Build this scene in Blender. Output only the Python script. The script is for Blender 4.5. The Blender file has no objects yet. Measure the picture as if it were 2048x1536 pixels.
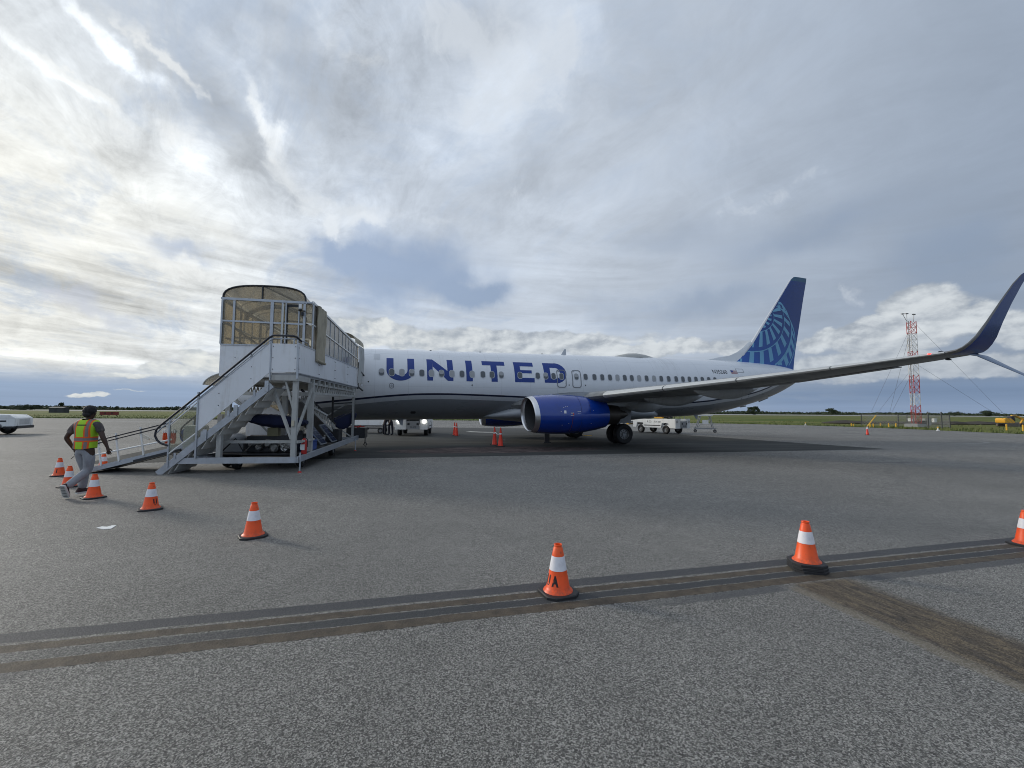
import bpy, bmesh, math, random
import numpy as np
from mathutils import Vector, Matrix
random.seed(7); rng = np.random.default_rng(7)
sc = bpy.context.scene
COL = sc.collection
R = math.radians

# ---------------------------------------------------------------- camera
F_PX = 860.0; CAM_H = 1.73
roll = math.atan(12 / 1800.0); pitch = math.atan(55 / F_PX)
cam_d = bpy.data.cameras.new("camera"); cam = bpy.data.objects.new("camera", cam_d); COL.objects.link(cam)
cam_d.sensor_width = 36.0; cam_d.lens = 36.0 * F_PX / 2048.0; cam_d.clip_start = 0.05; cam_d.clip_end = 6000
_c, _s = math.cos(roll), math.sin(roll)
fw = Vector((0, math.cos(pitch), math.sin(pitch))); up0 = Vector((0, -math.sin(pitch), math.cos(pitch))); ri0 = Vector((1, 0, 0))
ri = ri0 * _c + up0 * _s; upv = -ri0 * _s + up0 * _c
cam.matrix_world = Matrix(((ri.x, upv.x, -fw.x, 0), (ri.y, upv.y, -fw.y, 0), (ri.z, upv.z, -fw.z, CAM_H), (0, 0, 0, 1)))
sc.camera = cam
sc.view_settings.view_transform = 'Standard'; sc.view_settings.look = 'None'
sc.view_settings.exposure = 0.0; sc.view_settings.gamma = 1.0; sc.view_settings.use_curve_mapping = False

def azel(u, v):
    d = fw + ri * ((u - 1024) / F_PX) - upv * ((v - 768) / F_PX); d.normalize()
    return math.degrees(math.atan2(d.x, d.y)), math.degrees(math.asin(d.z))

# ---------------------------------------------------------------- node expression helper
class X:
    def __init__(s, nt, sock): s.nt, s.o = nt, sock
    def _m(s, op, *a, clamp=False):
        n = s.nt.nodes.new('ShaderNodeMath'); n.operation = op; n.use_clamp = clamp
        for i, v in enumerate((s,) + a):
            if isinstance(v, X): s.nt.links.new(v.o, n.inputs[i])
            else: n.inputs[i].default_value = v
        return X(s.nt, n.outputs[0])
    def __add__(s, b): return s._m('ADD', b)
    __radd__ = __add__
    def __mul__(s, b): return s._m('MULTIPLY', b)
    __rmul__ = __mul__
    def __sub__(s, b): return s._m('SUBTRACT', b)
    def __rsub__(s, b): return (s * -1.0) + b
    def __truediv__(s, b): return s._m('DIVIDE', b)
    def __rtruediv__(s, b): return s.pow(-1.0) * b
    def __neg__(s): return s * -1.0
    def abs(s): return s._m('ABSOLUTE')
    def exp(s): return s._m('EXPONENT')
    def pow(s, b): return s._m('POWER', b)
    def max(s, b): return s._m('MAXIMUM', b)
    def min(s, b): return s._m('MINIMUM', b)
    def gt(s, b): return s._m('GREATER_THAN', b)
    def lt(s, b): return s._m('LESS_THAN', b)
    def clamp(s): return s._m('ADD', 0.0, clamp=True)
    def ss(s, a, b):
        n = s.nt.nodes.new('ShaderNodeMapRange'); n.interpolation_type = 'SMOOTHSTEP'
        s.nt.links.new(s.o, n.inputs[0]); n.inputs[1].default_value = a; n.inputs[2].default_value = b
        return X(s.nt, n.outputs[0])
    def band(s, a, b, e=0.004): return s.ss(a - e, a + e) * (1.0 - s.ss(b - e, b + e))
def vec(nt, x, y, z):
    n = nt.nodes.new('ShaderNodeCombineXYZ')
    for i, v in enumerate((x, y, z)):
        if isinstance(v, X): nt.links.new(v.o, n.inputs[i])
        else: n.inputs[i].default_value = v
    return X(nt, n.outputs[0])
def sep(nt, v):
    n = nt.nodes.new('ShaderNodeSeparateXYZ'); nt.links.new(v.o, n.inputs[0])
    return [X(nt, o) for o in n.outputs]
def coord(nt, kind='Object'):
    n = nt.nodes.new('ShaderNodeTexCoord'); return X(nt, n.outputs[kind])
def noise(nt, v, scale, detail=4, rough=.5, dist=0.0, color=False):
    n = nt.nodes.new('ShaderNodeTexNoise'); nt.links.new(v.o, n.inputs['Vector'])
    n.inputs['Scale'].default_value = scale; n.inputs['Detail'].default_value = detail
    n.inputs['Roughness'].default_value = rough; n.inputs['Distortion'].default_value = dist
    return X(nt, n.outputs['Color' if color else 'Fac'])
def voro(nt, v, scale, out='Distance', feature='F1'):
    n = nt.nodes.new('ShaderNodeTexVoronoi'); n.feature = feature; nt.links.new(v.o, n.inputs['Vector'])
    n.inputs['Scale'].default_value = scale
    return X(nt, n.outputs[out])
def mix(nt, f, a, b):
    n = nt.nodes.new('ShaderNodeMix'); n.data_type = 'RGBA'; n.clamp_factor = True
    if isinstance(f, X): nt.links.new(f.o, n.inputs[0])
    else: n.inputs[0].default_value = f
    for i, v in ((6, a), (7, b)):
        if isinstance(v, X): nt.links.new(v.o, n.inputs[i])
        else: n.inputs[i].default_value = (*v[:3], 1)
    return X(nt, n.outputs[2])
def scl(nt, c, k):
    n = nt.nodes.new('ShaderNodeVectorMath'); n.operation = 'SCALE'
    if isinstance(c, X): nt.links.new(c.o, n.inputs[0])
    else: n.inputs[0].default_value = c[:3]
    if isinstance(k, X): nt.links.new(k.o, n.inputs['Scale'])
    else: n.inputs['Scale'].default_value = k
    return X(nt, n.outputs[0])
def vadd(nt, a, b):
    n = nt.nodes.new('ShaderNodeVectorMath'); n.operation = 'ADD'
    for i, v in enumerate((a, b)):
        if isinstance(v, X): nt.links.new(v.o, n.inputs[i])
        else: n.inputs[i].default_value = v
    return X(nt, n.outputs[0])
def L(r, g, b):   # sRGB 0-255 -> linear
    return tuple(((c / 255 / 12.92) if c <= 10 else ((c / 255 + .055) / 1.055) ** 2.4) for c in (r, g, b))

# ---------------------------------------------------------------- world: sky with layered cloud
SUN_AZ, SUN_EL = -64.0, 19.0      # degrees from camera heading, above horizon
sd = Vector((math.sin(R(SUN_AZ)) * math.cos(R(SUN_EL)), math.cos(R(SUN_AZ)) * math.cos(R(SUN_EL)), math.sin(R(SUN_EL))))
world = bpy.data.worlds.new("World"); sc.world = world; world.use_nodes = True
nt = world.node_tree; nt.nodes.clear()
out = nt.nodes.new('ShaderNodeOutputWorld'); bg = nt.nodes.new('ShaderNodeBackground'); bg.inputs[1].default_value = 0.1
nt.links.new(bg.outputs[0], out.inputs[0])
sky = nt.nodes.new('ShaderNodeTexSky'); sky.sky_type = 'NISHITA'; sky.sun_disc = False
sky.sun_elevation = R(SUN_EL); sky.sun_rotation = R(SUN_AZ)
sky.air_density = 1.3; sky.dust_density = 2.0
g = coord(nt, 'Generated'); dx, dy, dz = sep(nt, g)
az = dx._m('ARCTAN2', dy) * (180 / math.pi); el = dz._m('ARCSINE') * (180 / math.pi)
# warp
w1 = noise(nt, g, 5.0, 3, .55, color=True); wx, wy, wz = sep(nt, w1)
w2 = noise(nt, g, 22.0, 4, .6, color=True); ux, uy, uz = sep(nt, w2)
wax = (wx - .5) * 14 + (ux - .5) * 3.5; wel = (wy - .5) * 8 + (uy - .5) * 2.5
azw = az + wax; elw = el + wel
def blob(u, v, su, sv, rot=0.0, A=None, E=None, k=1.0):
    a0, e0 = azel(u, v); a1, _ = azel(u + su, v); _, e1 = azel(u, v - sv)
    sa, se = abs(a1 - a0), abs(e1 - e0)
    A = azw if A is None else A; E = elw if E is None else E
    p, q = A - a0, E - e0
    if rot:
        c, s = math.cos(rot), math.sin(rot); p, q = p * c + q * s, q * c - p * s
    p, q = p * (1 / sa), q * (1 / se)
    return (-(p * p + q * q)).exp() * k
def acc(lst, op='add', **kw):
    t = None
    for b in lst:
        x = blob(*b[:5], k=(b[5] if len(b) > 5 else 1.0), **kw)
        t = x if t is None else (t + x if op == 'add' else t.max(x))
    return t
dot = dx * sd.x + dy * sd.y + dz * sd.z
azf = az.abs()
glow = dot.max(0.0).pow(5.5) * (1.0 - el.ss(15, 33) * .50)
wide = (dot * .5 + .5).pow(1.6)
# thin veil colour: bright warm near the sun, grey blue away from it
veil = mix(nt, wide.ss(.10, .62), L(143, 157, 176), L(198, 208, 221))
veil = mix(nt, glow.ss(.0, .95), veil, L(250, 250, 243))
# streaks along the cloud deck
inv = 1.0 / (dz.max(0.0) + .14)
px, py = dx * inv, dy * inv
ang = R(-38); qx = px * math.cos(ang) - py * math.sin(ang); qy = px * math.sin(ang) + py * math.cos(ang)
st1 = noise(nt, vec(nt, qx * 1.9, qy * .95, 0.3), 1.5, 6, .70, .8)
st2 = noise(nt, vec(nt, qx * 4.6, qy * 1.9, 3.1), 1.6, 6, .70, 1.2)
st3 = noise(nt, vec(nt, px * 1.1, py * 1.1, 7.7), 1.4, 6, .62, .4)
leftish = 1.0 - az.ss(-28, 4)
cn0 = noise(nt, vec(nt, az * .055, el * .075, 9.2), 3.2, 5, .66, .4)
mot = noise(nt, vec(nt, azw * .05, elw * .06, 4.4), 1.3, 5, .66, .7)
tex = (st1 - .5) * 1.0 + (st2 - .5) * (.30 + leftish * .5) + (st3 - .5) * .7 + (mot - .5) * 1.0
low = noise(nt, vec(nt, azw * .045, el * .42 + az * .028, 1.7), 1.0, 5, .62, .6)
lowmask = 1.0 - el.ss(14, 26)
tex = tex * (1.0 - lowmask * .55) + (low - .5) * 1.5 * lowmask
amp = leftish * .13 + .17 - az.ss(5, 45) * .09 + lowmask * .05 * leftish
bright = 1.0 + tex * amp * 3.0
col = scl(nt, veil, bright.max(.55))
# soft large tone shapes
tone = acc([(430, 230, 190, 60, -.5, .17), (900, 560, 180, 90, 0, .02), (1010, 190, 60, 120, .2, -.17), (960, 40, 90, 40, 0, .12), (1300, 170, 170, 110, 0, .05),
            (1150, 420, 90, 60, 0, -.08), (1560, 380, 160, 30, .25, -.06), (420, 330, 60, 50, -.5, -.20), (250, 110, 120, 16, -.55, -.34), (545, 250, 75, 20, -.85, -.34),
            (150, 170, 110, 14, -.5, -.28), (600, 130, 120, 60, -.5, .10), (700, 230, 90, 120, -.3, .07), (1130, 60, 60, 90, .2, -.10), (870, 300, 50, 50, 0, -.12), (1080, 350, 60, 60, 0, .12), (880, 100, 60, 70, 0, .06), (660, 440, 50, 26, 0, -.14)])
col = scl(nt, col, 1.0 - tone * (.5 + st2 * 2.4))
col = mix(nt, (st1 - st3 + .02).ss(.0, .3) * .6 * wide.ss(.2, .7), col, L(170, 186, 208))
# soft heaps in the middle layer and sharp wisps on the left
mid = acc([(1010, 190, 90, 150, .2, .8), (880, 50, 90, 60, 0, .7), (1120, 90, 60, 110, .2, .6), (640, 60, 110, 50, -.4, .5), (430, 470, 90, 40, -.3, .6), (620, 370, 110, 50, -.6, .6), (1060, 400, 110, 50, 0, .5), (760, 430, 160, 30, .1, .7), (1560, 380, 190, 26, .28, .5), (1740, 580, 60, 26, 0, .6), (250, 270, 150, 60, -.5, .5)])
mm = (mid + (mot - .5) * 1.9 + (cn0 - .5) * 1.1).ss(.42, .95)
col = mix(nt, mm * .62, col, mix(nt, glow.ss(.02, .6), L(214, 221, 229), L(247, 248, 243)))
wis = acc([(220, 75, 60, 16, -.55, 1.0), (320, 125, 80, 13, -.55, 1.1), (160, 170, 100, 13, -.5, 1.0), (215, 215, 80, 9, -.6, .9), (540, 245, 90, 22, -.9, 1.1), (400, 310, 44, 36, -.3, 1.1), (250, 280, 50, 14, -.4, .8), (300, 500, 120, 10, -.25, .7), (420, 560, 110, 9, -.3, .8), (120, 470, 110, 10, -.2, .6), (700, 110, 50, 18, 0, .5)], A=azw + (ux - .5) * 1.5, E=elw + (uy - .5) * 1.0)
wm = (wis * (st2 * 1.5 + cn0 * 1.0 - .25)).ss(.05, 1.25)
col = mix(nt, wm * .6, col, L(246, 248, 247))
# gaps showing bluer sky
blue = mix(nt, .15, mix(nt, az.ss(-30, 30), L(157, 177, 208), L(136, 154, 181)), scl(nt, X(nt, sky.outputs[0]), .085))
gap = acc([(800, 548, 175, 82, .08, 1.0), (950, 600, 60, 30, 0, .8), (660, 500, 70, 26, -.2, .7), (170, 590, 75, 30, -.15, .75), (105, 575, 25, 12, 0, .5), (250, 640, 90, 16, -.2, .55), (370, 505, 90, 22, -.1, .65),
           (1620, 470, 330, 60, .2, .52), (1950, 520, 160, 120, .1, .55), (1330, 480, 150, 60, .1, .45), (1400, 620, 200, 40, 0, .55), (1180, 600, 120, 30, 0, .35), (60, 640, 60, 10, 0, .3)], 'add')
gap = (gap + tex * .30).ss(.12, .95)
col = mix(nt, gap * .93, col, blue)
# lit rims above the central gap
rim = acc([(665, 455, 18, 24, .3, 1.0), (735, 440, 60, 16, .2, .8), (880, 440, 60, 14, 0, .4), (610, 468, 40, 8, 0, .5)], A=az + (ux - .5) * 3, E=el + (uy - .5) * 3)
col = mix(nt, (rim + (st2 - .5) * .6 * rim).ss(.2, .9) * .75, col, L(232, 238, 244))
# low dark base layer near the horizon
hz = (1.0 - (el + wel * .22).ss(2.0, 4.8))
hzl = hz * (.35 + .65 * (low + (azf * .004)).ss(.38, .62)) 
dark = mix(nt, az.ss(-48, 20), L(150, 169, 195), L(122, 142, 170))
dark = mix(nt, (1.0 - el.ss(.2, 2.2)) * .45, dark, L(150, 168, 196))
col = mix(nt, (hz * .55 + hzl * .45) * (1.0 - (az.ss(-14, 2) - az.ss(22, 34)) * .45), col, dark)
# puffy cumulus
cn = noise(nt, vec(nt, az * .055, el * .095, 2.2), 2.0, 6, .56, .15)
cn2 = noise(nt, vec(nt, az * .055 + .030, el * .095 - .040, 2.2), 2.0, 6, .56, .15)
cA, cE = az + (ux - .5) * 2.2 + (wx - .5) * 3, el + (uy - .5) * 1.6 + (wy - .5) * 1.2
cum = acc([(1850, 622, 100, 46, 0, 1.1), (1790, 665, 190, 42, 0, 1.0), (1690, 672, 80, 26, 0, .85), (1950, 640, 90, 36, 0, .9), (2060, 660, 110, 50, 0, .9), (1730, 735, 260, 36, 0, .85),
           (1950, 735, 200, 34, 0, .9), (1620, 690, 50, 22, 0, .6), (1020, 684, 300, 26, 0, 1.0), (760, 664, 90, 26, 0, 1.0), (1300, 700, 200, 24, 0, .9), (700, 650, 110, 22, 0, .7), (1450, 700, 120, 22, 0, .7),
           (330, 738, 60, 15, 0, .95), (240, 748, 80, 9, 0, .8), (420, 728, 50, 18, 0, .9), (395, 705, 30, 10, 0, .6), (170, 790, 52, 6.5, 0, 1.0), (255, 782, 60, 4, 0, .5), (2300, 690, 300, 60, 0, .8)], 'max', A=cA, E=cE)
cm = (cum + (cn - .5) * 1.0).ss(.34, .52)
relief = ((cn - cn2) * 4.0 + .52 + (cum - .5) * .35).clamp()
ctop = mix(nt, az.ss(-35, 5), L(236, 238, 234), L(216, 222, 226))
cbot = mix(nt, az.ss(-35, 5), L(176, 186, 196), L(158, 167, 178))
ccol = mix(nt, relief.ss(.1, .95), cbot, ctop)
ccol = mix(nt, (1.0 - el.ss(2.5, 8.5)) * az.ss(10, 30) * .55, ccol, L(150, 162, 178))
col = mix(nt, cm * .93, col, ccol)
# far soft streaks just over the horizon at right
hs = noise(nt, vec(nt, az * .03, el * .9, 5.0), 1.0, 6, .6, .3)
col = scl(nt, col, 1.0 + (hs - .5) * .35 * (1.0 - el.ss(6, 14)))
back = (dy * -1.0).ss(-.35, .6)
col = scl(nt, col, 1.0 + back * .38)  # unseen sky behind the camera, brightened to light the fuselage and white panels
grd = mix(nt, dz.ss(-.02, -.002), L(88, 90, 88), col)
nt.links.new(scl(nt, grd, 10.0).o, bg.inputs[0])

# ---------------------------------------------------------------- sun (veiled by cloud, soft)
sl = bpy.data.lights.new("sun", 'SUN'); sl.energy = 2.0; sl.angle = R(9); sl.color = (1.0, .93, .82)
so = bpy.data.objects.new("sun", sl); COL.objects.link(so)
so.rotation_euler = (-sd).to_track_quat('-Z', 'Y').to_euler()
world.cycles.sampling_method = 'MANUAL'; world.cycles.sample_map_resolution = 512
sc.cycles.pixel_filter_type = 'BLACKMAN_HARRIS'; sc.cycles.filter_width = 1.0; sc.cycles.denoising_prefilter = 'ACCURATE'
sc.cycles.use_adaptive_sampling = True; sc.cycles.adaptive_threshold = 0.02; sc.cycles.use_denoising = True
sc.cycles.max_bounces = 8; sc.cycles.diffuse_bounces = 3; sc.cycles.glossy_bounces = 3; sc.cycles.transparent_max_bounces = 24; sc.cycles.transmission_bounces = 4
sc.cycles.caustics_reflective = False; sc.cycles.caustics_refractive = False

# ---------------------------------------------------------------- materials
MATS = {}
def new_mat(name):
    m = bpy.data.materials.new(name); m.use_nodes = True
    nt = m.node_tree; b = nt.nodes['Principled BSDF']; MATS[name] = m
    return m, nt, b
def bump(nt, b, h, strength=.3, dist=.01):
    n = nt.nodes.new('ShaderNodeBump'); n.inputs['Strength'].default_value = strength; n.inputs['Distance'].default_value = dist
    nt.links.new(h.o, n.inputs['Height']); nt.links.new(n.outputs[0], b.inputs['Normal'])
def mat(name, c, rough=.5, metal=0.0, var=.12, vs=3.0, dirt=None, dirtamt=0.0, coat=0.0, bmp=0.0, emis=None, es=0.0, spec=.5):
    if name in MATS: return MATS[name]
    m, nt, b = new_mat(name)
    o = coord(nt, 'Object')
    n1 = noise(nt, o, vs, 5, .6)
    base = scl(nt, c, 1.0 + (n1 - .5) * (2 * var))
    if dirt:
        d = noise(nt, o, vs * .6, 7, .65); x, y, z = sep(nt, o)
        drip = noise(nt, vec(nt, x * 9.0, y * 9.0, z * .7), 1.0, 4, .6)
        base = mix(nt, ((d * .6 + drip * .4).ss(.48, .72)) * dirtamt, base, dirt)
    nt.links.new(base.o, b.inputs['Base Color'])
    nt.links.new((n1 * .16 + (rough - .08)).max(.03).o, b.inputs['Roughness'])
    b.inputs['Metallic'].default_value = metal; b.inputs['Coat Weight'].default_value = coat; b.inputs['Coat Roughness'].default_value = .08
    b.inputs['Specular IOR Level'].default_value = spec
    if bmp: bump(nt, b, noise(nt, o, vs * 4, 4, .6), bmp, .01)
    if emis: b.inputs['Emission Color'].default_value = (*emis, 1); b.inputs['Emission Strength'].default_value = es
    return m
GALV = mat('galvanised_steel', (.42, .45, .49), .45, .55, .22, 6, (.25, .24, .22), .35)
STEEL = mat('painted_steel', (.40, .405, .39), .5, 0, .15, 3, (.16, .13, .10), .45)
WPANEL = mat('white_panel', (.73, .75, .78), .42, 0, .06, 1.5, (.40, .38, .34), .6)
BLACK = mat('black_rubber', (.018, .018, .02), .6, 0, .3, 8)
DARK = mat('dark_metal', (.03, .032, .036), .5, .3, .3, 6)
WHITE = mat('white_paint', (.78, .79, .78), .38, 0, .06, 3, (.35, .33, .30), .3)
RED = mat('red_paint', (.42, .02, .015), .4, 0, .15, 5)
YEL = mat('yellow_paint', (.75, .42, .03), .45, 0, .12, 3, (.2, .12, .05), .4)
BLUEP = mat('blue_paint', (.02, .06, .25), .45, 0, .15, 5)
ALU = mat('polished_aluminium', (.72, .72, .72), .22, 1.0, .08, 4)
GREYP = mat('grey_paint', (.30, .31, .32), .45, 0, .12, 4, (.12, .11, .10), .4)
ORANGE = mat('cone_orange', (.92, .085, .006), .45, 0, .10, 14, (.25, .06, .02), .35, emis=None)
nt = ORANGE.node_tree; b = nt.nodes['Principled BSDF']; oi = nt.nodes.new('ShaderNodeObjectInfo'); src = X(nt, b.inputs['Base Color'].links[0].from_socket); o = coord(nt, 'Object'); x_, y_, z_ = sep(nt, o)
scu = noise(nt, vec(nt, x_ * 30, y_ * 30, z_ * 14), 1.0, 6, .7); rr_ = X(nt, oi.outputs['Random'])
cc = mix(nt, rr_ * .35, src, (.80, .13, .02)); cc = mix(nt, scu.ss(.56, .70) * (.25 + rr_ * .5), cc, (.16, .07, .04)); cc = mix(nt, (1.0 - z_.ss(.03, .12)) * scu.ss(.35, .65) * .45, cc, (.12, .06, .04)); nt.links.new(cc.o, b.inputs['Base Color'])
REFL = mat('reflective_white', (.78, .77, .80), .5, 0, .05, 20, (.35, .33, .33), .35)
NAVY = mat('navy_cloth', (.006, .011, .045), .85, 0, .4, 6)
SKIN = mat('dark_skin', (.055, .028, .018), .5, 0, .1, 20)

# ---------------------------------------------------------------- mesh builder
class MB:
    def __init__(s): s.v, s.f, s.m = [], [], []
    def add(s, vs, fs, mi=0):
        n = len(s.v); s.v += [tuple(p) for p in vs]; s.f += [tuple(i + n for i in f) for f in fs]; s.m += [mi] * len(fs); return s
    def box(s, x0, x1, y0, y1, z0, z1, mi=0):
        return s.add([(x, y, z) for x in (x0, x1) for y in (y0, y1) for z in (z0, z1)],
                     [(0, 1, 3, 2), (4, 6, 7, 5), (0, 4, 5, 1), (2, 3, 7, 6), (0, 2, 6, 4), (1, 5, 7, 3)], mi)
    def bar(s, a, b, w, h=None, mi=0, up=(0, 0, 1)):
        h = w if h is None else h; a, b = Vector(a), Vector(b); d = (b - a).normalized(); u = Vector(up)
        if abs(d.dot(u)) > .98: u = Vector((0, 1, 0))
        r = d.cross(u).normalized(); u = r.cross(d).normalized()
        vs = [p + r * (sx * w / 2) + u * (sz * h / 2) for p in (a, b) for sx, sz in ((-1, -1), (1, -1), (1, 1), (-1, 1))]
        return s.add(vs, [(3, 2, 1, 0), (4, 5, 6, 7), (0, 1, 5, 4), (1, 2, 6, 5), (2, 3, 7, 6), (3, 0, 4, 7)], mi)
    def tube(s, pts, r, n=10, mi=0, cap=True):
        pts = [Vector(p) for p in pts]; rs = r if isinstance(r, (list, tuple)) else [r] * len(pts); rings = []; ref = None
        for i, p in enumerate(pts):
            d = (pts[min(i + 1, len(pts) - 1)] - pts[max(i - 1, 0)]).normalized()
            if ref is None: ref = Vector((0, 0, 1)) if abs(d.z) < .9 else Vector((1, 0, 0))
            a = d.cross(ref).normalized(); b = a.cross(d).normalized(); ref = b
            rings.append([p + (a * math.cos(t) + b * math.sin(t)) * rs[i] for t in (2 * math.pi * k / n for k in range(n))])
        return s.loft(rings, True, cap, mi)
    def loft(s, rings, closed=True, cap=True, mi=0):
        n = len(rings[0]); vs = [p for r in rings for p in r]; fs = []
        for i in range(len(rings) - 1):
            for k in range(n if closed else n - 1):
                a, b = i * n + k, i * n + (k + 1) % n; fs.append((a, b, b + n, a + n))
        if cap and closed: fs += [tuple(range(n))[::-1], tuple(range((len(rings) - 1) * n, len(rings) * n))]
        return s.add(vs, fs, mi)
    def lathe(s, prof, o=(0, 0, 0), axis='z', n=32, mi=0, cap=False):
        rings = []
        for r, h in prof:
            ring = []
            for k in range(n):
                t = 2 * math.pi * k / n; a, b = r * math.cos(t), r * math.sin(t)
                p = {'z': (a, b, h), 'x': (h, a, b), 'y': (b, h, a)}[axis]
                ring.append((p[0] + o[0], p[1] + o[1], p[2] + o[2]))
            rings.append(ring)
        return s.loft(rings, True, cap, mi)
    def prism(s, poly, y0, y1, mi=0, ax='y'):
        n = len(poly); f = (lambda p, t: (p[0], t, p[1])) if ax == 'y' else ((lambda p, t: (t, p[0], p[1])) if ax == 'x' else (lambda p, t: (p[0], p[1], t)))
        vs = [f(p, y0) for p in poly] + [f(p, y1) for p in poly]
        return s.add(vs, [tuple(range(n)), tuple(range(n, 2 * n))[::-1]] + [(i, i + n, (i + 1) % n + n, (i + 1) % n) for i in range(n)], mi)
    def sphere(s, c, r, nu=14, nv=8, mi=0):
        r = r if isinstance(r, (tuple, list)) else (r, r, r); rings = []
        for i in range(nv + 1):
            t = math.pi * (i + .02) / (nv + .04); rings.append([(c[0] + r[0] * math.sin(t) * math.cos(a), c[1] + r[1] * math.sin(t) * math.sin(a), c[2] + r[2] * math.cos(t)) for a in (2 * math.pi * k / nu for k in range(nu))])
        return s.loft(rings, True, True, mi)
    def mesh(s, name, mats, smooth=35, bevel=0):
        me = bpy.data.meshes.new(name); me.from_pydata(s.v, [], s.f)
        for m in (mats if isinstance(mats, (list, tuple)) else [mats]): me.materials.append(m)
        me.polygons.foreach_set('material_index', s.m); me.validate(); me.update()
        bm = bmesh.new(); bm.from_mesh(me); bmesh.ops.recalc_face_normals(bm, faces=bm.faces)
        if bevel: bmesh.ops.bevel(bm, geom=[e for e in bm.edges if len(e.link_faces) == 2 and e.calc_face_angle(0) > .6], offset=bevel, segments=2, affect='EDGES', clamp_overlap=True)
        bm.to_mesh(me); bm.free()
        if smooth:
            me.shade_smooth(); me.set_sharp_from_angle(angle=R(smooth))
        return me
    def build(s, name, mats, parent=None, smooth=35, bevel=0, loc=None, rz=0, **kw):
        return link(name, s.mesh(name, mats, smooth, bevel), parent, loc, rz, **kw)
def link(name, me, parent=None, loc=None, rz=0, **kw):
    o = bpy.data.objects.new(name, me); COL.objects.link(o)
    if parent is not None: o.parent = parent
    if loc is not None: o.location = loc
    if rz: o.rotation_euler = (0, 0, rz)
    for k, v in kw.items(): o[k] = v
    return o
def thing(name, label, cat, loc=(0, 0, 0), rz=0, group=None):
    return link(name, None, None, loc, rz, label=label, category=cat, **({'group': group} if group else {}))
def struct(name, mb, m, **k): return mb.build(name, m, kind='structure', **k)
def dup(root, loc, rz=0, label=None, group=None, scale=None):
    def cp(o, par):
        c = o.copy(); COL.objects.link(c); c.parent = par
        for ch in list(o.children): cp(ch, c)
        return c
    r = cp(root, None); r.location = loc; r.rotation_euler = (0, 0, rz)
    if label: r['label'] = label
    if group: r['group'] = group
    if scale: r.scale = scale
    return r
def ground(u, v, z=0.0):
    d = fw + ri * ((u - 1024) / F_PX) - upv * ((v - 768) / F_PX); t = (z - CAM_H) / d.z
    return (d.x * t, d.y * t, z)
def text_mesh(body, size, m, name='lettering', extrude=.002, bold=0.0, sx=1.0):
    c = bpy.data.curves.new('txt', 'FONT'); c.body = body; c.size = size; c.extrude = extrude; c.offset = bold
    c.align_x = 'CENTER'; c.align_y = 'CENTER'; c.resolution_u = 4
    o = bpy.data.objects.new('txt', c); COL.objects.link(o); bpy.context.view_layer.update()
    me = bpy.data.meshes.new_from_object(o.evaluated_get(bpy.context.evaluated_depsgraph_get()))
    bpy.data.objects.remove(o); me.name = name; me.materials.clear(); me.materials.append(m)
    for v in me.vertices: v.co.x *= sx
    return me

# ---------------------------------------------------------------- ground surfaces
m, nt, b = new_mat('asphalt')
o = coord(nt, 'Object'); ox, oy, oz = sep(nt, o)
v1 = voro(nt, o, 135, 'Color'); va, vb, vc = sep(nt, v1)
v2 = voro(nt, o, 62, 'Distance'); fine = noise(nt, o, 170, 3, .7)
big = noise(nt, o, .35, 5, .6); med = noise(nt, o, 2.2, 5, .65); huge = noise(nt, vec(nt, ox * .03, oy * .14, 0.0), 1.0, 5, .6)
stone = va.pow(1.8) * 1.45 + .30 + (fine - .5) * .9
mg = (noise(nt, o, 34, 2, .8) - .5) * 1.6 + (noise(nt, vec(nt, ox, oy * .55, 0.0), 15, 2, .8) - .5) * 2.2 * oy.ss(4, 10) + (noise(nt, vec(nt, ox, oy * .35, 3.0), 7, 2, .8) - .5) * 1.6 * oy.ss(9, 18)
val = (stone + mg * .55) * (.88 + (big - .5) * .55 + (med - .5) * .35 + (huge - .5) * .50)
tone_a = mix(nt, vb, (.232, .223, .203), (.212, .208, .194))
basec = scl(nt, tone_a, val.max(.2))
# soft tyre scuffs, arcs of dark rubber further out
trk = noise(nt, vec(nt, ox * .05, oy * 1.1 + ox * .12, 2.0), 1.0, 5, .65, .8)
basec = mix(nt, trk.ss(.54, .72) * oy.ss(8, 16) * .42, basec, (.06, .062, .066))
spot = voro(nt, vadd(nt, o, scl(nt, noise(nt, o, 4, 3, .6, color=True), .25)), .42, 'Distance')
basec = mix(nt, (1.0 - spot.ss(.05, .16)) * noise(nt, o, .12, 2, .5).ss(.48, .6) * .55, basec, (.055, .055, .055))
arcs = ((((ox - 19) * (ox - 19) + (oy - 6.0) * (oy - 6.0) * 1.6).pow(.5) + med * .3 - 11.3).abs().lt(.10)).max(((((ox - 22) * (ox - 22) + (oy - 7.0) * (oy - 7.0) * 1.4).pow(.5) + med * .3 - 13.0).abs().lt(.11)))
basec = mix(nt, arcs * noise(nt, o, .5, 4, .6).ss(.42, .6) * .22, basec, (.07, .07, .07))
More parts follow.
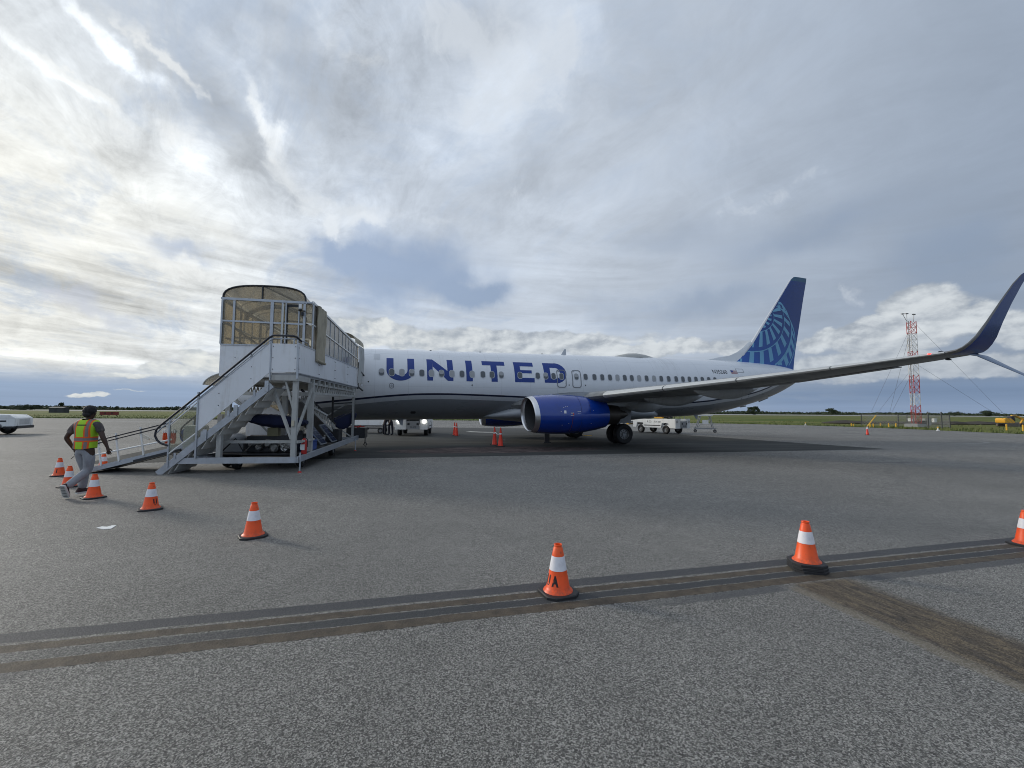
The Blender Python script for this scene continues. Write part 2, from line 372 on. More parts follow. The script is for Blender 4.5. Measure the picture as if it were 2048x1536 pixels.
# sealed joints crossing the foreground
wob = (noise(nt, o, .8, 3, .6) - .5) * .05 + (noise(nt, o, 5.0, 4, .6) - .5) * .03 + (noise(nt, o, 40, 3, .6) - .5) * .018
e = oy * .969 - ox * .246 + wob
gritty = (fine - .5) * .9 + 1.0
dk = e.band(4.10, 4.27, .010) * (.80 + med * .35)
basec = mix(nt, dk * .9, basec, scl(nt, (.044, .046, .052), gritty))
brk = noise(nt, o, 7, 5, .7)
brn = scl(nt, mix(nt, brk.ss(.35, .65), (.050, .039, .028), (.088, .069, .047)), gritty)
basec = mix(nt, e.band(3.945, 4.06, .006) * .95, basec, brn)
basec = mix(nt, e.band(3.80, 3.925, .010) * ox.ss(-4.6, -1.2).max(.25) * .93, basec, scl(nt, (.033, .036, .040), gritty))
basec = mix(nt, e.band(3.655, 3.79, .006) * .95, basec, brn)
lowb = noise(nt, o, .55, 3, .6)
basec = mix(nt, e.band(3.515, 3.65, .012) * (ox.ss(.5, 2.2).max(lowb.ss(.5, .6) * .8)) * (1.0 - ox.band(2.75, 3.7, .15)) * .8, basec, scl(nt, (.064, .066, .070), gritty))
crk = (e - 3.945).abs().lt(.006).max((e - 3.655).abs().lt(.006)) * noise(nt, o, 18, 2, .5).ss(.50, .58)
basec = mix(nt, crk * .85, basec, (.008, .007, .006))
# brown worn track running towards the camera on the right
tw = noise(nt, o, 1.3, 4, .6)
f2 = (ox - 2.838) * .967 + (oy - 4.488) * .255 + (tw - .5) * .16
sx_ = ox * .255 - oy * .967
strk = noise(nt, vec(nt, f2 * 15.0, sx_ * 3.4, 0.0), 1.0, 7, .75, .8)
tmask = f2.ss(-.06, .10) * (1.0 - f2.ss(.62, .86)) * (1.0 - e.ss(3.58, 3.68))
tcol = mix(nt, strk.ss(.36, .62), (.028, .021, .015), (.125, .098, .064))
tcol = scl(nt, tcol, gritty * (.45 + va * 1.15))
basec = mix(nt, tmask * (.55 + strk * .75).clamp(), basec, tcol)
rimt = (f2.band(-.09, .03, .03)) * (1.0 - e.ss(3.50, 3.62))
basec = mix(nt, rimt * .5, basec, (.17, .14, .095))
nt.links.new(basec.o, b.inputs['Base Color'])
nt.links.new((fine * .25 + .62).o, b.inputs['Roughness']); b.inputs['Specular IOR Level'].default_value = .32
hgt = (1.0 - v2) * .6 + fine * .5 - dk * .3
bump(nt, b, hgt, .55, .006)
ASPH = m

m, nt, b = new_mat('stand_pavement')
o = coord(nt, 'Object'); ox, oy, oz = sep(nt, o)
n1 = noise(nt, o, .25, 5, .6); n2 = noise(nt, vec(nt, ox * .25, oy * 1.3, 0.0), 1.0, 6, .65, .5); fine = noise(nt, o, 60, 3, .7)
c = scl(nt, mix(nt, n2.ss(.35, .7), (.034, .036, .036), (.062, .064, .060)), .7 + fine * .6)
# dried oily patch in front of the near engine
ca, sa = math.cos(R(-13)), math.sin(R(-13)); px_, py_ = (ox + .6) * ca - (oy - 19.6) * sa, (ox + .6) * sa + (oy - 19.6) * ca
dd = (px_ * .19).pow(2.0) + (py_ * .62).pow(2.0) + (noise(nt, o, .9, 5, .65) - .5) * .9
sc_ = noise(nt, vec(nt, ox * 1.2, oy * 4.5, 1.0), 1.0, 7, .7, 1.0)
c = mix(nt, (1.0 - dd.ss(.75, 1.05)) * .8, c, mix(nt, sc_.ss(.42, .62), (.038, .026, .025), (.150, .112, .105)))
for yy, ww, kk in ((23.9, .10, .35), (26.2, .05, .25), (33.0, .16, .3)):
    c = mix(nt, (oy - yy - ox * .01).abs().lt(ww) * kk, c, (.12, .12, .11))
c = mix(nt, oy.ss(30, 44) * .5, c, (.10, .10, .10))
nt.links.new(c.o, b.inputs['Base Color']); nt.links.new((n2 * .15 + .8).o, b.inputs['Roughness']); b.inputs['Specular IOR Level'].default_value = .15
bump(nt, b, fine, .3, .004)
STAND = m

m, nt, b = new_mat('grass_field')
o = coord(nt, 'Object'); ox, oy, oz = sep(nt, o)
g1 = noise(nt, vec(nt, ox * .02, oy * .06, 0.0), 1.0, 6, .62); g2 = noise(nt, o, .5, 6, .7); g3 = noise(nt, o, 9, 4, .7)
c = mix(nt, g1.ss(.38, .62), (.075, .105, .022), (.155, .155, .048))
c = mix(nt, g2.ss(.50, .72) * .6, c, (.045, .062, .014))
c = scl(nt, c, .65 + g3 * .7)
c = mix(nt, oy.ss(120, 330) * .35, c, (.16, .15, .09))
nt.links.new(c.o, b.inputs['Base Color']); b.inputs['Roughness'].default_value = .9; b.inputs['Specular IOR Level'].default_value = .1
bump(nt, b, g3 + g2, .6, .12)
GRASSM = m
RUNW = mat('runway_concrete', (.27, .27, .26), .8, 0, .15, .02)
DIRT = mat('dark_soil', (.035, .026, .018), .95, 0, .5, .6, (.12, .10, .07), .6, bmp=.5)

G_Z = -.05
mb = MB(); mb.add([(-3500, -900, G_Z), (3500, -900, G_Z), (3500, 5200, G_Z), (-3500, 5200, G_Z)], [(0, 1, 2, 3)])
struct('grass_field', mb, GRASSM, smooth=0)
edge = [(46.2, -80), (46.3, 10), (46.4, 30), (46.2, 40), (45.9, 49), (45.2, 56), (43.2, 61.5), (39.5, 66), (34, 70.5), (26, 74), (12, 77), (-10, 80), (-45, 82), (-80, 76), (-120, 73), (-420, 70), (-420, -80)]
def smoothpoly(p, n=6):
    o = []; N = len(p)
    for i in range(N):
        a, b_, c_, d_ = [np.array(p[(i + k) % N], float) for k in (-1, 0, 1, 2)]
        for k in range(n):
            t = k / n; o.append(tuple(.5 * ((2 * b_) + (c_ - a) * t + (2 * a - 5 * b_ + 4 * c_ - d_) * t * t + (3 * b_ - a - 3 * c_ + d_) * t ** 3)))
    return o
pe = edge[:15]; pe = smoothpoly(pe, 8)[8:-16]; pe = [(46.2, -80)] + pe + [(-420, 70), (-420, -80)]
pe = [(x + (0 if abs(y) > 78 and x < 0 else random.uniform(-.12, .12)), y + random.uniform(-.12, .12)) for x, y in pe]
mb = MB(); n = len(pe); mb.add([(x, y, 0) for x, y in pe] + [(x, y, G_Z - .1) for x, y in pe], [tuple(range(n))] + [(i, (i + 1) % n, (i + 1) % n + n, i + n) for i in range(n)])
struct('apron', mb, ASPH, smooth=0)
mb = MB(); ed = [(-13.5, 13.6), (-6.85, 15.35), (4.8, 18.1), (18.6, 21.3), (13.4, 33.4), (10.2, 44.5), (-22, 46), (-20, 30)]
mb.add([(x, y, .004) for x, y in ed], [tuple(range(8))])
struct('parking_stand', mb, STAND, smooth=0)
mb = MB(); mb.add([(-3400, 345, G_Z + .03), (3400, 395, G_Z + .03), (3400, 590, G_Z + .03), (-3400, 600, G_Z + .03)], [(0, 1, 2, 3)])
struct('runway', mb, RUNW, smooth=0)
mb = MB()
for i in range(40):
    x0 = 58 + i * 1.6; y0 = 78 + math.sin(i * .4) * 1.5
    mb.sphere((x0, y0, G_Z), (1.6 + random.random(), 1.6 + random.random() * 1.5, .28 + random.random() * .35), 8, 5)
struct('soil_bank', mb, DIRT, smooth=60)
# painted stroke and curved line on the apron
LINEM = mat('road_paint', (.55, .55, .50), .7, 0, .25, 4, (.12, .12, .12), .7)
def stripq(pts, w, z, name, m):
    mb = MB(); vs = []; fs = []
    for i, p in enumerate(pts):
        d = Vector(pts[min(i + 1, len(pts) - 1)]) - Vector(pts[max(i - 1, 0)]); d.normalize(); nrm = Vector((-d.y, d.x))
        vs += [(p[0] + nrm.x * w / 2, p[1] + nrm.y * w / 2, z), (p[0] - nrm.x * w / 2, p[1] - nrm.y * w / 2, z)]
    for i in range(len(pts) - 1): fs.append((2 * i, 2 * i + 1, 2 * i + 3, 2 * i + 2))
    mb.add(vs, fs); return struct(name, mb, m, smooth=0)
stripq([(-3.7, 36.5), (-2.6, 35.9), (-1.5, 35.7)], .75, .009, 'painted_stroke', LINEM)
arc = [(24.0 + 6.2 * math.sin(t), 25.3 + 5.2 * (1 - math.cos(t)) * .55) for t in [i * .16 for i in range(11)]]
stripq(arc, .28, .005, 'worn_curved_line', mat('worn_line', (.20, .20, .19), .8, 0, .3, 3))
stripq([(-3.0, 57.5), (-60, 60)][::-1] + [(30, 57)], 1.2, .005, 'pale_pavement_strip', mat('pale_pavement', (.22, .22, .21), .8, 0, .2, 1))
mb = MB(); mb.prism([ground(u_, v_)[:2] for u_, v_ in ((193, 1056), (206, 1059), (222, 1058), (233, 1051), (224, 1051.5), (214, 1054), (204, 1053.5))], .001, .006, ax='z')
mb.build('paper_scrap', WHITE, None, label='flat torn white scrap lying on the asphalt left of the cones', category='scrap')
# grass tufts along the pavement edge and beyond
tv = []; tf = []
segs = [(pe[i], pe[i + 1]) for i in range(len(pe) - 1) if pe[i][1] > 25 and pe[i][0] > -130]
lens = np.array([math.dist(a, b_) for a, b_ in segs]); pr = lens / lens.sum()
for k in range(26000):
    a, b_ = segs[rng.choice(len(segs), p=pr)]; t = rng.random(); x = a[0] + (b_[0] - a[0]) * t; y = a[1] + (b_[1] - a[1]) * t
    dxn, dyn = b_[1] - a[1], -(b_[0] - a[0]); l = math.hypot(dxn, dyn); off = rng.exponential(3.0) + .02 if k % 3 else rng.random() * 40
    x += dxn / l * off; y += dyn / l * off
    h = rng.uniform(.10, .32); w = rng.uniform(.04, .10); an = rng.random() * math.pi; cx_, cy_ = math.cos(an) * w, math.sin(an) * w; lx, ly = rng.normal(0, .05, 2)
    n = len(tv); tv += [(x - cx_, y - cy_, G_Z), (x + cx_, y + cy_, G_Z), (x + lx, y + ly, G_Z + h)]; tf.append((n, n + 1, n + 2))
me = bpy.data.meshes.new('grass_tufts'); me.from_pydata(tv, [], tf); me.materials.append(mat('grass_blade', (.10, .125, .03), .8, 0, .4, .4)); me.update()
link('grass_tufts', me, kind='stuff')
# ---------------------------------------------------------------- airliner
AX0, AY0, ATH, APIT = 5.075, 26.616, .305, .009
plane = thing('airliner', 'white twin engine airliner with blue engines and globe tail parked beyond the boarding stairs', 'airplane', (AX0, AY0, 0))
plane.rotation_euler = (0, -APIT, ATH)
def A(x, y, z): return Vector((x - 19.6, -y, z))      # x aft of the nose, y to port, z up
ST = np.array([(0, 2.75, 2.55, .06), (.12, 2.93, 2.38, .28), (.4, 3.15, 2.15, .52), (1.0, 3.5, 1.85, .9), (1.8, 3.95, 1.62, 1.22), (2.6, 4.5, 1.5, 1.48), (3.5, 4.9, 1.42, 1.68), (4.6, 5.05, 1.38, 1.80),
               (6, 5.10, 1.36, 1.87), (9, 5.12, 1.36, 1.88), (12, 5.14, 1.36, 1.88), (16, 5.18, 1.37, 1.88), (20, 5.22, 1.38, 1.88), (25, 5.25, 1.40, 1.88), (26.6, 5.25, 1.46, 1.87), (28.8, 5.24, 1.68, 1.80),
               (31.3, 5.20, 2.18, 1.58), (33, 5.12, 2.62, 1.30), (34.1, 5.05, 2.98, 1.05), (35, 4.95, 3.34, .80), (36, 4.74, 3.80, .45), (36.3, 4.55, 4.02, .24)])
def pchip(xs, ys, x):
    h = np.diff(xs); d = np.diff(ys) / h; m_ = np.zeros_like(ys); m_[0], m_[-1] = d[0], d[-1]
    for i in range(1, len(xs) - 1): m_[i] = 0 if d[i - 1] * d[i] <= 0 else 2 * d[i - 1] * d[i] / (d[i - 1] + d[i])
    i = int(np.clip(np.searchsorted(xs, x) - 1, 0, len(h) - 1)); t = (x - xs[i]) / h[i]
    return (1 + 2 * t) * (1 - t) ** 2 * ys[i] + t * (1 - t) ** 2 * h[i] * m_[i] + t * t * (3 - 2 * t) * ys[i + 1] + t * t * (t - 1) * h[i] * m_[i + 1]
def fus(x):
    zt, zb, hw_ = (float(pchip(ST[:, 0], ST[:, k], x)) for k in (1, 2, 3)); return (zt + zb) / 2, (zt - zb) / 2, hw_
def fsurf(x, z, off=0.0, side=1):
    zc, b_, a_ = fus(x); t = max(-1, min(1, (z - zc) / b_)); y = a_ * math.sqrt(max(0, 1 - t * t)); n = Vector((0, y / a_ ** 2, (z - zc) / b_ ** 2)).normalized()
    return A(x, side * (y + n.y * off), z + n.z * off)
SP = [(0, 1.7), (3, 2.1), (5.76, 2.40), (7.17, 2.55), (8.29, 2.64), (9.1, 2.675), (10.2, 2.685), (11.3, 2.665), (12.5, 2.63), (14.5, 2.56), (17, 2.40), (20, 2.24), (22.5, 2.19), (24.4, 2.245), (26.9, 2.42), (27.7, 2.53), (30.2, 2.88), (31.9, 3.31), (33.7, 3.95), (35.2, 4.45), (37, 5.2)]
SPx, SPz = np.array([p[0] for p in SP], float), np.array([p[1] for p in SP], float)
m, nt, b = new_mat('fuselage_paint')
at = nt.nodes.new('ShaderNodeAttribute'); at.attribute_name = 'band'; bd = X(nt, at.outputs['Fac'])
o = coord(nt, 'Object'); ox, oy, oz = sep(nt, o)
white = (.70, .72, .75); c = mix(nt, bd.ss(-.262, -.25), (.195, .205, .215), (.46, .475, .49))
c = mix(nt, bd.ss(-.052, -.046), c, (.008, .012, .035)); c = mix(nt, bd.ss(.040, .046), c, white)
gr = noise(nt, vec(nt, ox * .5, oy * 2, oz * 2), 1.0, 5, .6); streak = noise(nt, vec(nt, ox * 6.0, oy * .3, oz * .5), 1.0, 5, .6)
c = scl(nt, c, 1.0 + (gr - .5) * .10 - streak.ss(.55, .8) * .07)
seam = ((ox * .62 + .5)._m('FRACT') - .5).abs().lt(.0035).max(((oz - 3.05).abs().lt(.004)).max((oz - 4.75).abs().lt(.004)))
c = mix(nt, seam * .38, c, (.2, .21, .23))
c = mix(nt, (ox - 4.6).band(-.9, .6, .4) * oz.gt(4.3) * streak.ss(.45, .7) * .25, c, (.3, .29, .27))
nt.links.new(c.o, b.inputs['Base Color']); nt.links.new((gr * .15 + .22).o, b.inputs['Roughness'])
b.inputs['Coat Weight'].default_value = .35; b.inputs['Coat Roughness'].default_value = .12
bump(nt, b, noise(nt, vec(nt, ox * 1.1, oy * 1.5, oz * 1.5), 1.0, 3, .5), .12, .04)
FUSP = m
mb = MB(); rings = []; band = []; xs = np.concatenate([np.linspace(0, 6, 31)[:-1], np.linspace(6, 26, 61)[:-1], np.linspace(26, 36.3, 45)])
for x in xs:
    zc, b_, a_ = fus(x); rg = []
    for k in range(72):
        t = 2 * math.pi * k / 72; z = zc + b_ * math.sin(t); rg.append(A(x, a_ * math.cos(t), z)); band.append(z - float(pchip(SPx, SPz, x)))
    rings.append(rg)
mb.loft(rings)
me = bpy.data.meshes.new('fuselage'); me.from_pydata(mb.v, [], mb.f); me.materials.append(FUSP)
a_ = me.attributes.new('band', 'FLOAT', 'POINT'); a_.data.foreach_set('value', band); me.shade_smooth(); me.update()
fuse = link('fuselage', me, plane)
# windows
WBEZ = mat('window_surround', (.45, .47, .50), .4, .2, .05, 4)
m, nt, b = new_mat('window_pane'); o = coord(nt, 'Object'); x_, y_, z_ = sep(nt, o)
b.inputs['Base Color'].default_value = (.10, .11, .12, 1); b.inputs['Roughness'].default_value = .12; PANE = m
m, nt, b = new_mat('window_shade'); b.inputs['Base Color'].default_value = (.33, .34, .35, 1); b.inputs['Roughness'].default_value = .45; SHADE = m
def rrect(w, h, r, n=5):
    p = []
    for cx_, cy_, a0 in ((w / 2 - r, h / 2 - r, 0), (-w / 2 + r, h / 2 - r, 90), (-w / 2 + r, -h / 2 + r, 180), (w / 2 - r, -h / 2 + r, 270)):
        for k in range(n + 1):
            t = R(a0 + 90 * k / n); p.append((cx_ + r * math.cos(t), cy_ + r * math.sin(t)))
    q = []
    for i in range(len(p)):
        a_, b_ = p[i], p[(i + 1) % len(p)]; m_ = 7 if i % (n + 1) == n else 1
        q += [(a_[0] + (b_[0] - a_[0]) * k / m_, a_[1] + (b_[1] - a_[1]) * k / m_) for k in range(m_)]
    return q
def drape_ring(x, z, outer, inner, off, side=1):
    mb = MB(); n = len(outer)
    r0 = [fsurf(x + p[0], z + p[1], -.01, side) for p in outer]; r1 = [fsurf(x + p[0], z + p[1], off, side) for p in outer]
    r2 = [fsurf(x + p[0], z + p[1], off, side) for p in inner]; r3 = [fsurf(x + p[0], z + p[1], -.01, side) for p in inner]
    return mb.loft([r0, r1, r2, r3], True, False)
def drape_fill(x, z, poly, off, side=1):
    mb = MB(); n = len(poly); c0 = fsurf(x, z, off, side); mid = [fsurf(x + p[0] * .5, z + p[1] * .5, off, side) for p in poly]; ed_ = [fsurf(x + p[0], z + p[1], off, side) for p in poly]
    vs = [c0] + mid + ed_; fs = [(0, 1 + k, 1 + (k + 1) % n) for k in range(n)] + [(1 + k, 1 + n + k, 1 + n + (k + 1) % n, 1 + (k + 1) % n) for k in range(n)]
    return mb.add(vs, fs)
wx_ = [7.003, 7.487, 7.978, 8.458, 8.957, 9.439, 9.945, 10.489, 11.01, 11.551, 12.126, 12.618, 13.137, 14.19, 15.217, 15.688, 16.157, 16.633, 17.551, 18.127, 18.689, 19.192, 19.696, 20.192, 20.675, 21.15, 21.65, 22.164, 22.69, 23.195, 23.728, 24.269, 24.765, 25.25, 25.74, 26.23, 26.72, 27.21]
shaded = {2, 7, 23, 26, 9, 28, 5}
for i, x in enumerate(wx_):
    out_, inn = rrect(.285, .385, .115), rrect(.24, .34, .10)
    w_ = drape_ring(x, 3.735, out_, inn, .016).build('cabin_window', WBEZ, plane, smooth=50)
    if i in shaded: drape_fill(x, 3.735, inn, .011).build('window_shade', SHADE, w_)
    else:
        drape_fill(x, 3.735, inn, .010).build('pane', PANE, w_)
        if i % 3 == 0 and i < 19: drape_fill(x, 3.80, rrect(.23, .19, .07), .0125).build('window_shade', SHADE, w_)
for s_ in (-1,):
    for x in wx_[::1]:
        drape_fill(x, 3.735, rrect(.26, .36, .10), .006, -1).build('cabin_window', PANE, plane)
TRIMG = mat('door_trim', (.20, .21, .23), .4, .3, .08, 5)
for x0, x1 in ((16.37, 16.90), (17.295, 17.83)):
    cx_ = (x0 + x1) / 2
    d_ = drape_ring(cx_, 3.61, rrect(.56, 1.01, .14, 6), rrect(.475, .925, .11, 6), .014).build('overwing_exit_outline', TRIMG, plane)
    drape_fill(cx_ - .14, 4.02, rrect(.11, .035, .012), .012).build('placard', RED if 0 else TRIMG, d_)
drape_ring(29.95, 3.25, rrect(.62, 1.5, .12, 6), rrect(.585, 1.465, .11, 6), .010).build('rear_door_outline', TRIMG, plane)
drape_ring(4.95, 3.45, rrect(.86, 1.75, .16, 6), rrect(.80, 1.69, .14, 6), .012).build('front_door_outline', TRIMG, plane)
drape_fill(30.35, 3.62, rrect(.22, .07, .03), .012).build('door_handle_recess', DARK, plane)
for x, z in ((11.537, 3.165), (17.074, 3.253), (18.093, 3.256), (6.398, 3.25)):
    drape_fill(x, z, rrect(.07, .07, .034), .006).build('static_port', DARK, plane)
drape_ring(7.489, 3.073, rrect(.22, .27, .10), rrect(.17, .22, .08), .008).build('crest_badge', TRIMG, plane)
drape_fill(7.489, 3.073, rrect(.10, .13, .045), .009).build('crest_centre', mat('badge_silver', (.45, .47, .5), .4, .3), plane)
drape_fill(6.78, 4.55, rrect(.30, .30, .02), .006).build('pale_panel', mat('pale_grey_panel', (.55, .57, .6), .4), plane)
drape_fill(8.6, 1.75, rrect(.26, .12, .05), .008).build('belly_port', DARK, plane)
# lettering on the fuselage, laid over the skin
UBLUE = mat('livery_blue', (.003, .034, .22), .38, 0, .04, 2)
def lay(mb, fn, nu, nv, off=.006):
    vs = []; fs = []
    for i in range(nu + 1):
        for j in range(nv + 1):
            x, z = fn(i / nu, j / nv); vs.append(fsurf(x, z, off))
    for i in range(nu):
        for j in range(nv): a = i * (nv + 1) + j; fs.append((a, a + 1, a + nv + 2, a + nv + 1))
    mb.add(vs, fs)
def quad(mb, a, b_, c_, d_, nu=4, nv=10):     # a b top, d c bottom
    lay(mb, lambda s, t: tuple((1 - t) * ((1 - s) * a[k] + s * b_[k]) + t * ((1 - s) * d_[k] + s * c_[k]) for k in (0, 1)), nu, nv)
ZT, ZB = 4.490, 3.360
def letter(body, fn):
    mb = MB(); fn(mb); mb.build('painted_letter', UBLUE, plane, smooth=60)
def LU(mb):
    for xa, xb in ((7.235, 7.575), (8.25, 8.588)): quad(mb, (xa, ZT), (xb, ZT), (xb, 3.86), (xa, 3.86))
    cx_, cz = 7.9115, 3.86
    lay(mb, lambda s, t: (cx_ - (.3375 + (.6765 - .3375) * s) * math.cos(math.pi * t), cz - ((.27 + (.53 - .27) * s)) * math.sin(math.pi * t)), 4, 28)
def LN(mb):
    quad(mb, (9.213, ZT), (9.50, ZT), (9.515, ZB), (9.22, ZB)); quad(mb, (10.255, ZT), (10.553, ZT), (10.553, ZB), (10.266, ZB))
    quad(mb, (9.50, ZT), (10.2665, 3.87), (10.2665, ZB), (9.512, 4.10), 10, 10)
def LI(mb): quad(mb, (11.237, ZT), (11.577, ZT), (11.577, ZB), (11.237, ZB))
def LT(mb): quad(mb, (12.125, ZT), (13.378, ZT), (13.378, 4.255), (12.125, 4.255), 10, 4); quad(mb, (12.583, 4.256), (12.923, 4.256), (12.923, ZB), (12.583, ZB))
def LE_(mb):
    quad(mb, (13.895, ZT), (14.24, ZT), (14.24, ZB), (13.895, ZB))
    for za, zb_, xe in ((ZT, 4.255, 15.02), (4.035, 3.86, 14.89), (3.605, ZB, 15.02)): quad(mb, (14.241, za), (xe, za), (xe, zb_), (14.241, zb_), 8, 3)
def LD(mb):
    quad(mb, (15.61, ZT), (15.985, ZT), (15.985, ZB), (15.61, ZB)); quad(mb, (15.986, ZT), (16.32, ZT), (16.32, 4.215), (15.986, 4.215)); quad(mb, (15.986, 3.605), (16.32, 3.605), (16.32, ZB), (15.986, ZB))
    lay(mb, lambda s, t: (16.32 + (.245 + (.635 - .245) * s) * math.sin(math.pi * t), 3.91 + (0 if 0 else (.305 + (.58 - .305) * s) * math.cos(math.pi * t)) + .012 * (s)), 5, 28)
for n_, f_ in (('u', LU), ('n', LN), ('i', LI), ('t', LT), ('e', LE_), ('d', LD)): letter(n_, f_)
def lay_text(body, x0, z0, size, m_, name, sx=1.0, slant=0.0, bold=.0, tilt=0.0):
    me = text_mesh(body, size, m_, name, 0, bold, sx)
    for v in me.vertices:
        x, z = v.co.x, v.co.y; v.co = fsurf(x0 + x, z0 + z + x * tilt, .008)
    return link(name, me, plane)
REGM = mat('registration_black', (.02, .022, .03), .5)
lay_text('N35260', 27.80, 4.28, .36, REGM, 'registration_lettering', 1.02, bold=.002)
mb = MB(); lay(mb, lambda s, t: (28.72 + .52 * s, 4.42 - .24 * t), 4, 3, .007); fl = mb.build('flag', mat('flag_white', (.55, .55, .57), .5), plane)
mb = MB(); lay(mb, lambda s, t: (28.72 + .20 * s, 4.42 - .13 * t), 3, 2, .010); mb.build('flag_canton', UBLUE, fl)
for k in range(4):
    mb = MB(); lay(mb, lambda s, t: (28.92 + .32 * s, 4.40 - .062 * k - .028 * t), 3, 1, .010) if k < 2 else lay(mb, lambda s, t: (28.72 + .52 * s, 4.40 - .062 * k - .028 * t), 3, 1, .010); mb.build('flag_stripe', mat('flag_red', (.30, .05, .06), .5), fl)
for x, z in ((31.0, 3.62), (31.25, 3.62), (31.5, 3.63)): drape_fill(x, z, rrect(.10, .05, .01), .007).build('placard', TRIMG, plane)
drape_ring(29.55, 4.42, rrect(.62, .26, .02, 2), rrect(.58, .22, .015, 2), .006).build('stabiliser_panel_outline', TRIMG, plane)
# crown fittings
mb = MB(); ra = []
for x, w_, h_ in ((21.05, .05, .0), (21.5, .35, .12), (22.0, .5, .22), (22.6, .55, .25), (23.2, .45, .18), (23.7, .25, .08), (24.05, .05, .0)):
    zc, bb, aa = fus(x); ra.append([A(x, w_ * math.cos(t), zc + bb - .06 + (h_ + .06) * math.sin(t)) for t in np.linspace(0, math.pi, 13)])
mb.loft(ra, False, False); mb.build('antenna_radome', mat('radome_grey', (.42, .42, .40), .5, 0, .15, 2, (.2, .19, .17), .5), plane)
mb = MB(); mb.loft([[A(17.45, y, 5.15) if 0 else A(17.40, 0, 5.16), A(17.6, .025, 5.16), A(17.78, 0, 5.16), A(17.6, -.025, 5.16)], [A(17.66, 0, 5.56), A(17.70, .01, 5.56), A(17.76, 0, 5.56), A(17.70, -.01, 5.56)]]); mb.build('blade_antenna', WBEZ, plane)
for x in (9.6, 12.4, 16.2): MB().sphere(A(x, 0, fus(x)[0] + fus(x)[1]), (.07, .05, .06), 8, 5).build('crown_light', DARK, plane)
for x, h_ in ((8.0, .3), (27.2, .28)):
    zc, bb, aa = fus(x); mb = MB(); mb.loft([[A(x - .18, 0, zc - bb + .04), A(x, .03, zc - bb + .04), A(x + .2, 0, zc - bb + .04), A(x, -.03, zc - bb + .04)], [A(x + .05, 0, zc - bb - h_), A(x + .1, .01, zc - bb - h_), A(x + .16, 0, zc - bb - h_), A(x + .1, -.01, zc - bb - h_)]]); mb.build('blade_antenna', WBEZ, plane)
mb = MB(); mb.bar(A(31.0, 0, 2.05), A(31.5, 0, 2.12), .06, .08); mb.bar(A(32.7, 0, 2.46), A(33.5, 0, 2.72), .10, .10); mb.build('tail_skid', GREYP, plane)
mb = MB(); mb.tube([A(36.25, 0, 4.28), A(36.42, 0, 4.31)], [.2, .15], 16); mb.build('exhaust_outlet', DARK, plane)
# body fairing under the wing
mb = MB(); rg = []
for x, w_, zb_, zt_ in ((12.0, .3, 1.48, 1.55), (12.9, 1.2, 1.37, 1.75), (14, 1.85, 1.26, 2.1), (15, 2.06, 1.16, 2.35), (18, 2.10, 1.14, 2.35), (20.5, 2.08, 1.16, 2.32), (21.8, 1.95, 1.22, 2.25), (22.8, 1.6, 1.30, 2.05), (23.5, 1.0, 1.40, 1.75), (23.8, .3, 1.48, 1.6)):
    rg.append([A(x, w_ * abs(math.cos(t)) ** .8 * (1 if math.cos(t) > 0 else -1), (zb_ + zt_) / 2 + (zt_ - zb_) / 2 * abs(math.sin(t)) ** .8 * (1 if math.sin(t) > 0 else -1)) for t in (2 * math.pi * k / 40 for k in range(40))])
mb.loft(rg); mb.build('belly_fairing', mat('fairing_grey', (.36, .38, .40), .38, 0, .08, 1.5, (.15, .14, .13), .3, coat=.2), plane)
# wings
m, nt, b = new_mat('wing_skin'); o = coord(nt, 'Object'); ox, oy, oz = sep(nt, o); n1 = noise(nt, vec(nt, ox * .7, oy * 2.0, oz), 1.0, 6, .65); n2 = noise(nt, vec(nt, ox * .25, oy * 7.0, oz), 1.0, 4, .6)
c = mix(nt, n1.ss(.35, .7), (.15, .155, .155), (.24, .245, .245)); c = mix(nt, n2.ss(.55, .75) * .45, c, (.12, .115, .11))
c = mix(nt, ((oy * 1.35)._m('FRACT') - .5).abs().lt(.010) * .35, c, (.08, .08, .08))
nt.links.new(c.o, b.inputs['Base Color']); b.inputs['Roughness'].default_value = .42; b.inputs['Metallic'].default_value = .15; WSK = m
def foil(n=14, t=.12, camber=.012):
    xs_ = [(1 - math.cos(math.pi * k / n)) / 2 for k in range(n + 1)]; yt = lambda x: 5 * t * (.2969 * math.sqrt(x) - .126 * x - .3516 * x * x + .2843 * x ** 3 - .1030 * x ** 4); cb = lambda x: camber * 4 * x * (1 - x)
    return [(x, cb(x) + yt(x)) for x in xs_] + [(x, cb(x) - yt(x)) for x in xs_[-1:0:-1]]
def wing_rings(S, side):
    rg = []
    for xl, y, z, ch, t, ang in S:
        u_ = Vector((0, -math.sin(ang), math.cos(ang)))      # local up (x, yport, z)
        rg.append([A(xl + fx * ch, side * (y + u_.y * fz * ch), z + u_.z * fz * ch) for fx, fz in foil(14, t)])
    return rg
def wing_sec(y):
    pts = [(.8, 13.2, 2.05, 7.9, .12), (1.9, 14.1, 2.15, 7.0, .13), (5.2, 16.42, 2.47, 4.7, .125), (8.4, 18.2, 2.73, 3.72, .12), (11.7, 20.04, 3.01, 2.78, .115), (15.0, 21.9, 3.37, 1.66, .10), (15.9, 22.42, 3.48, 1.34, .10)]
    P = np.array(pts); f_ = lambda k: float(np.interp(y, P[:, 0], P[:, k])); return (f_(1), y, f_(2), f_(3), f_(4), R(6))
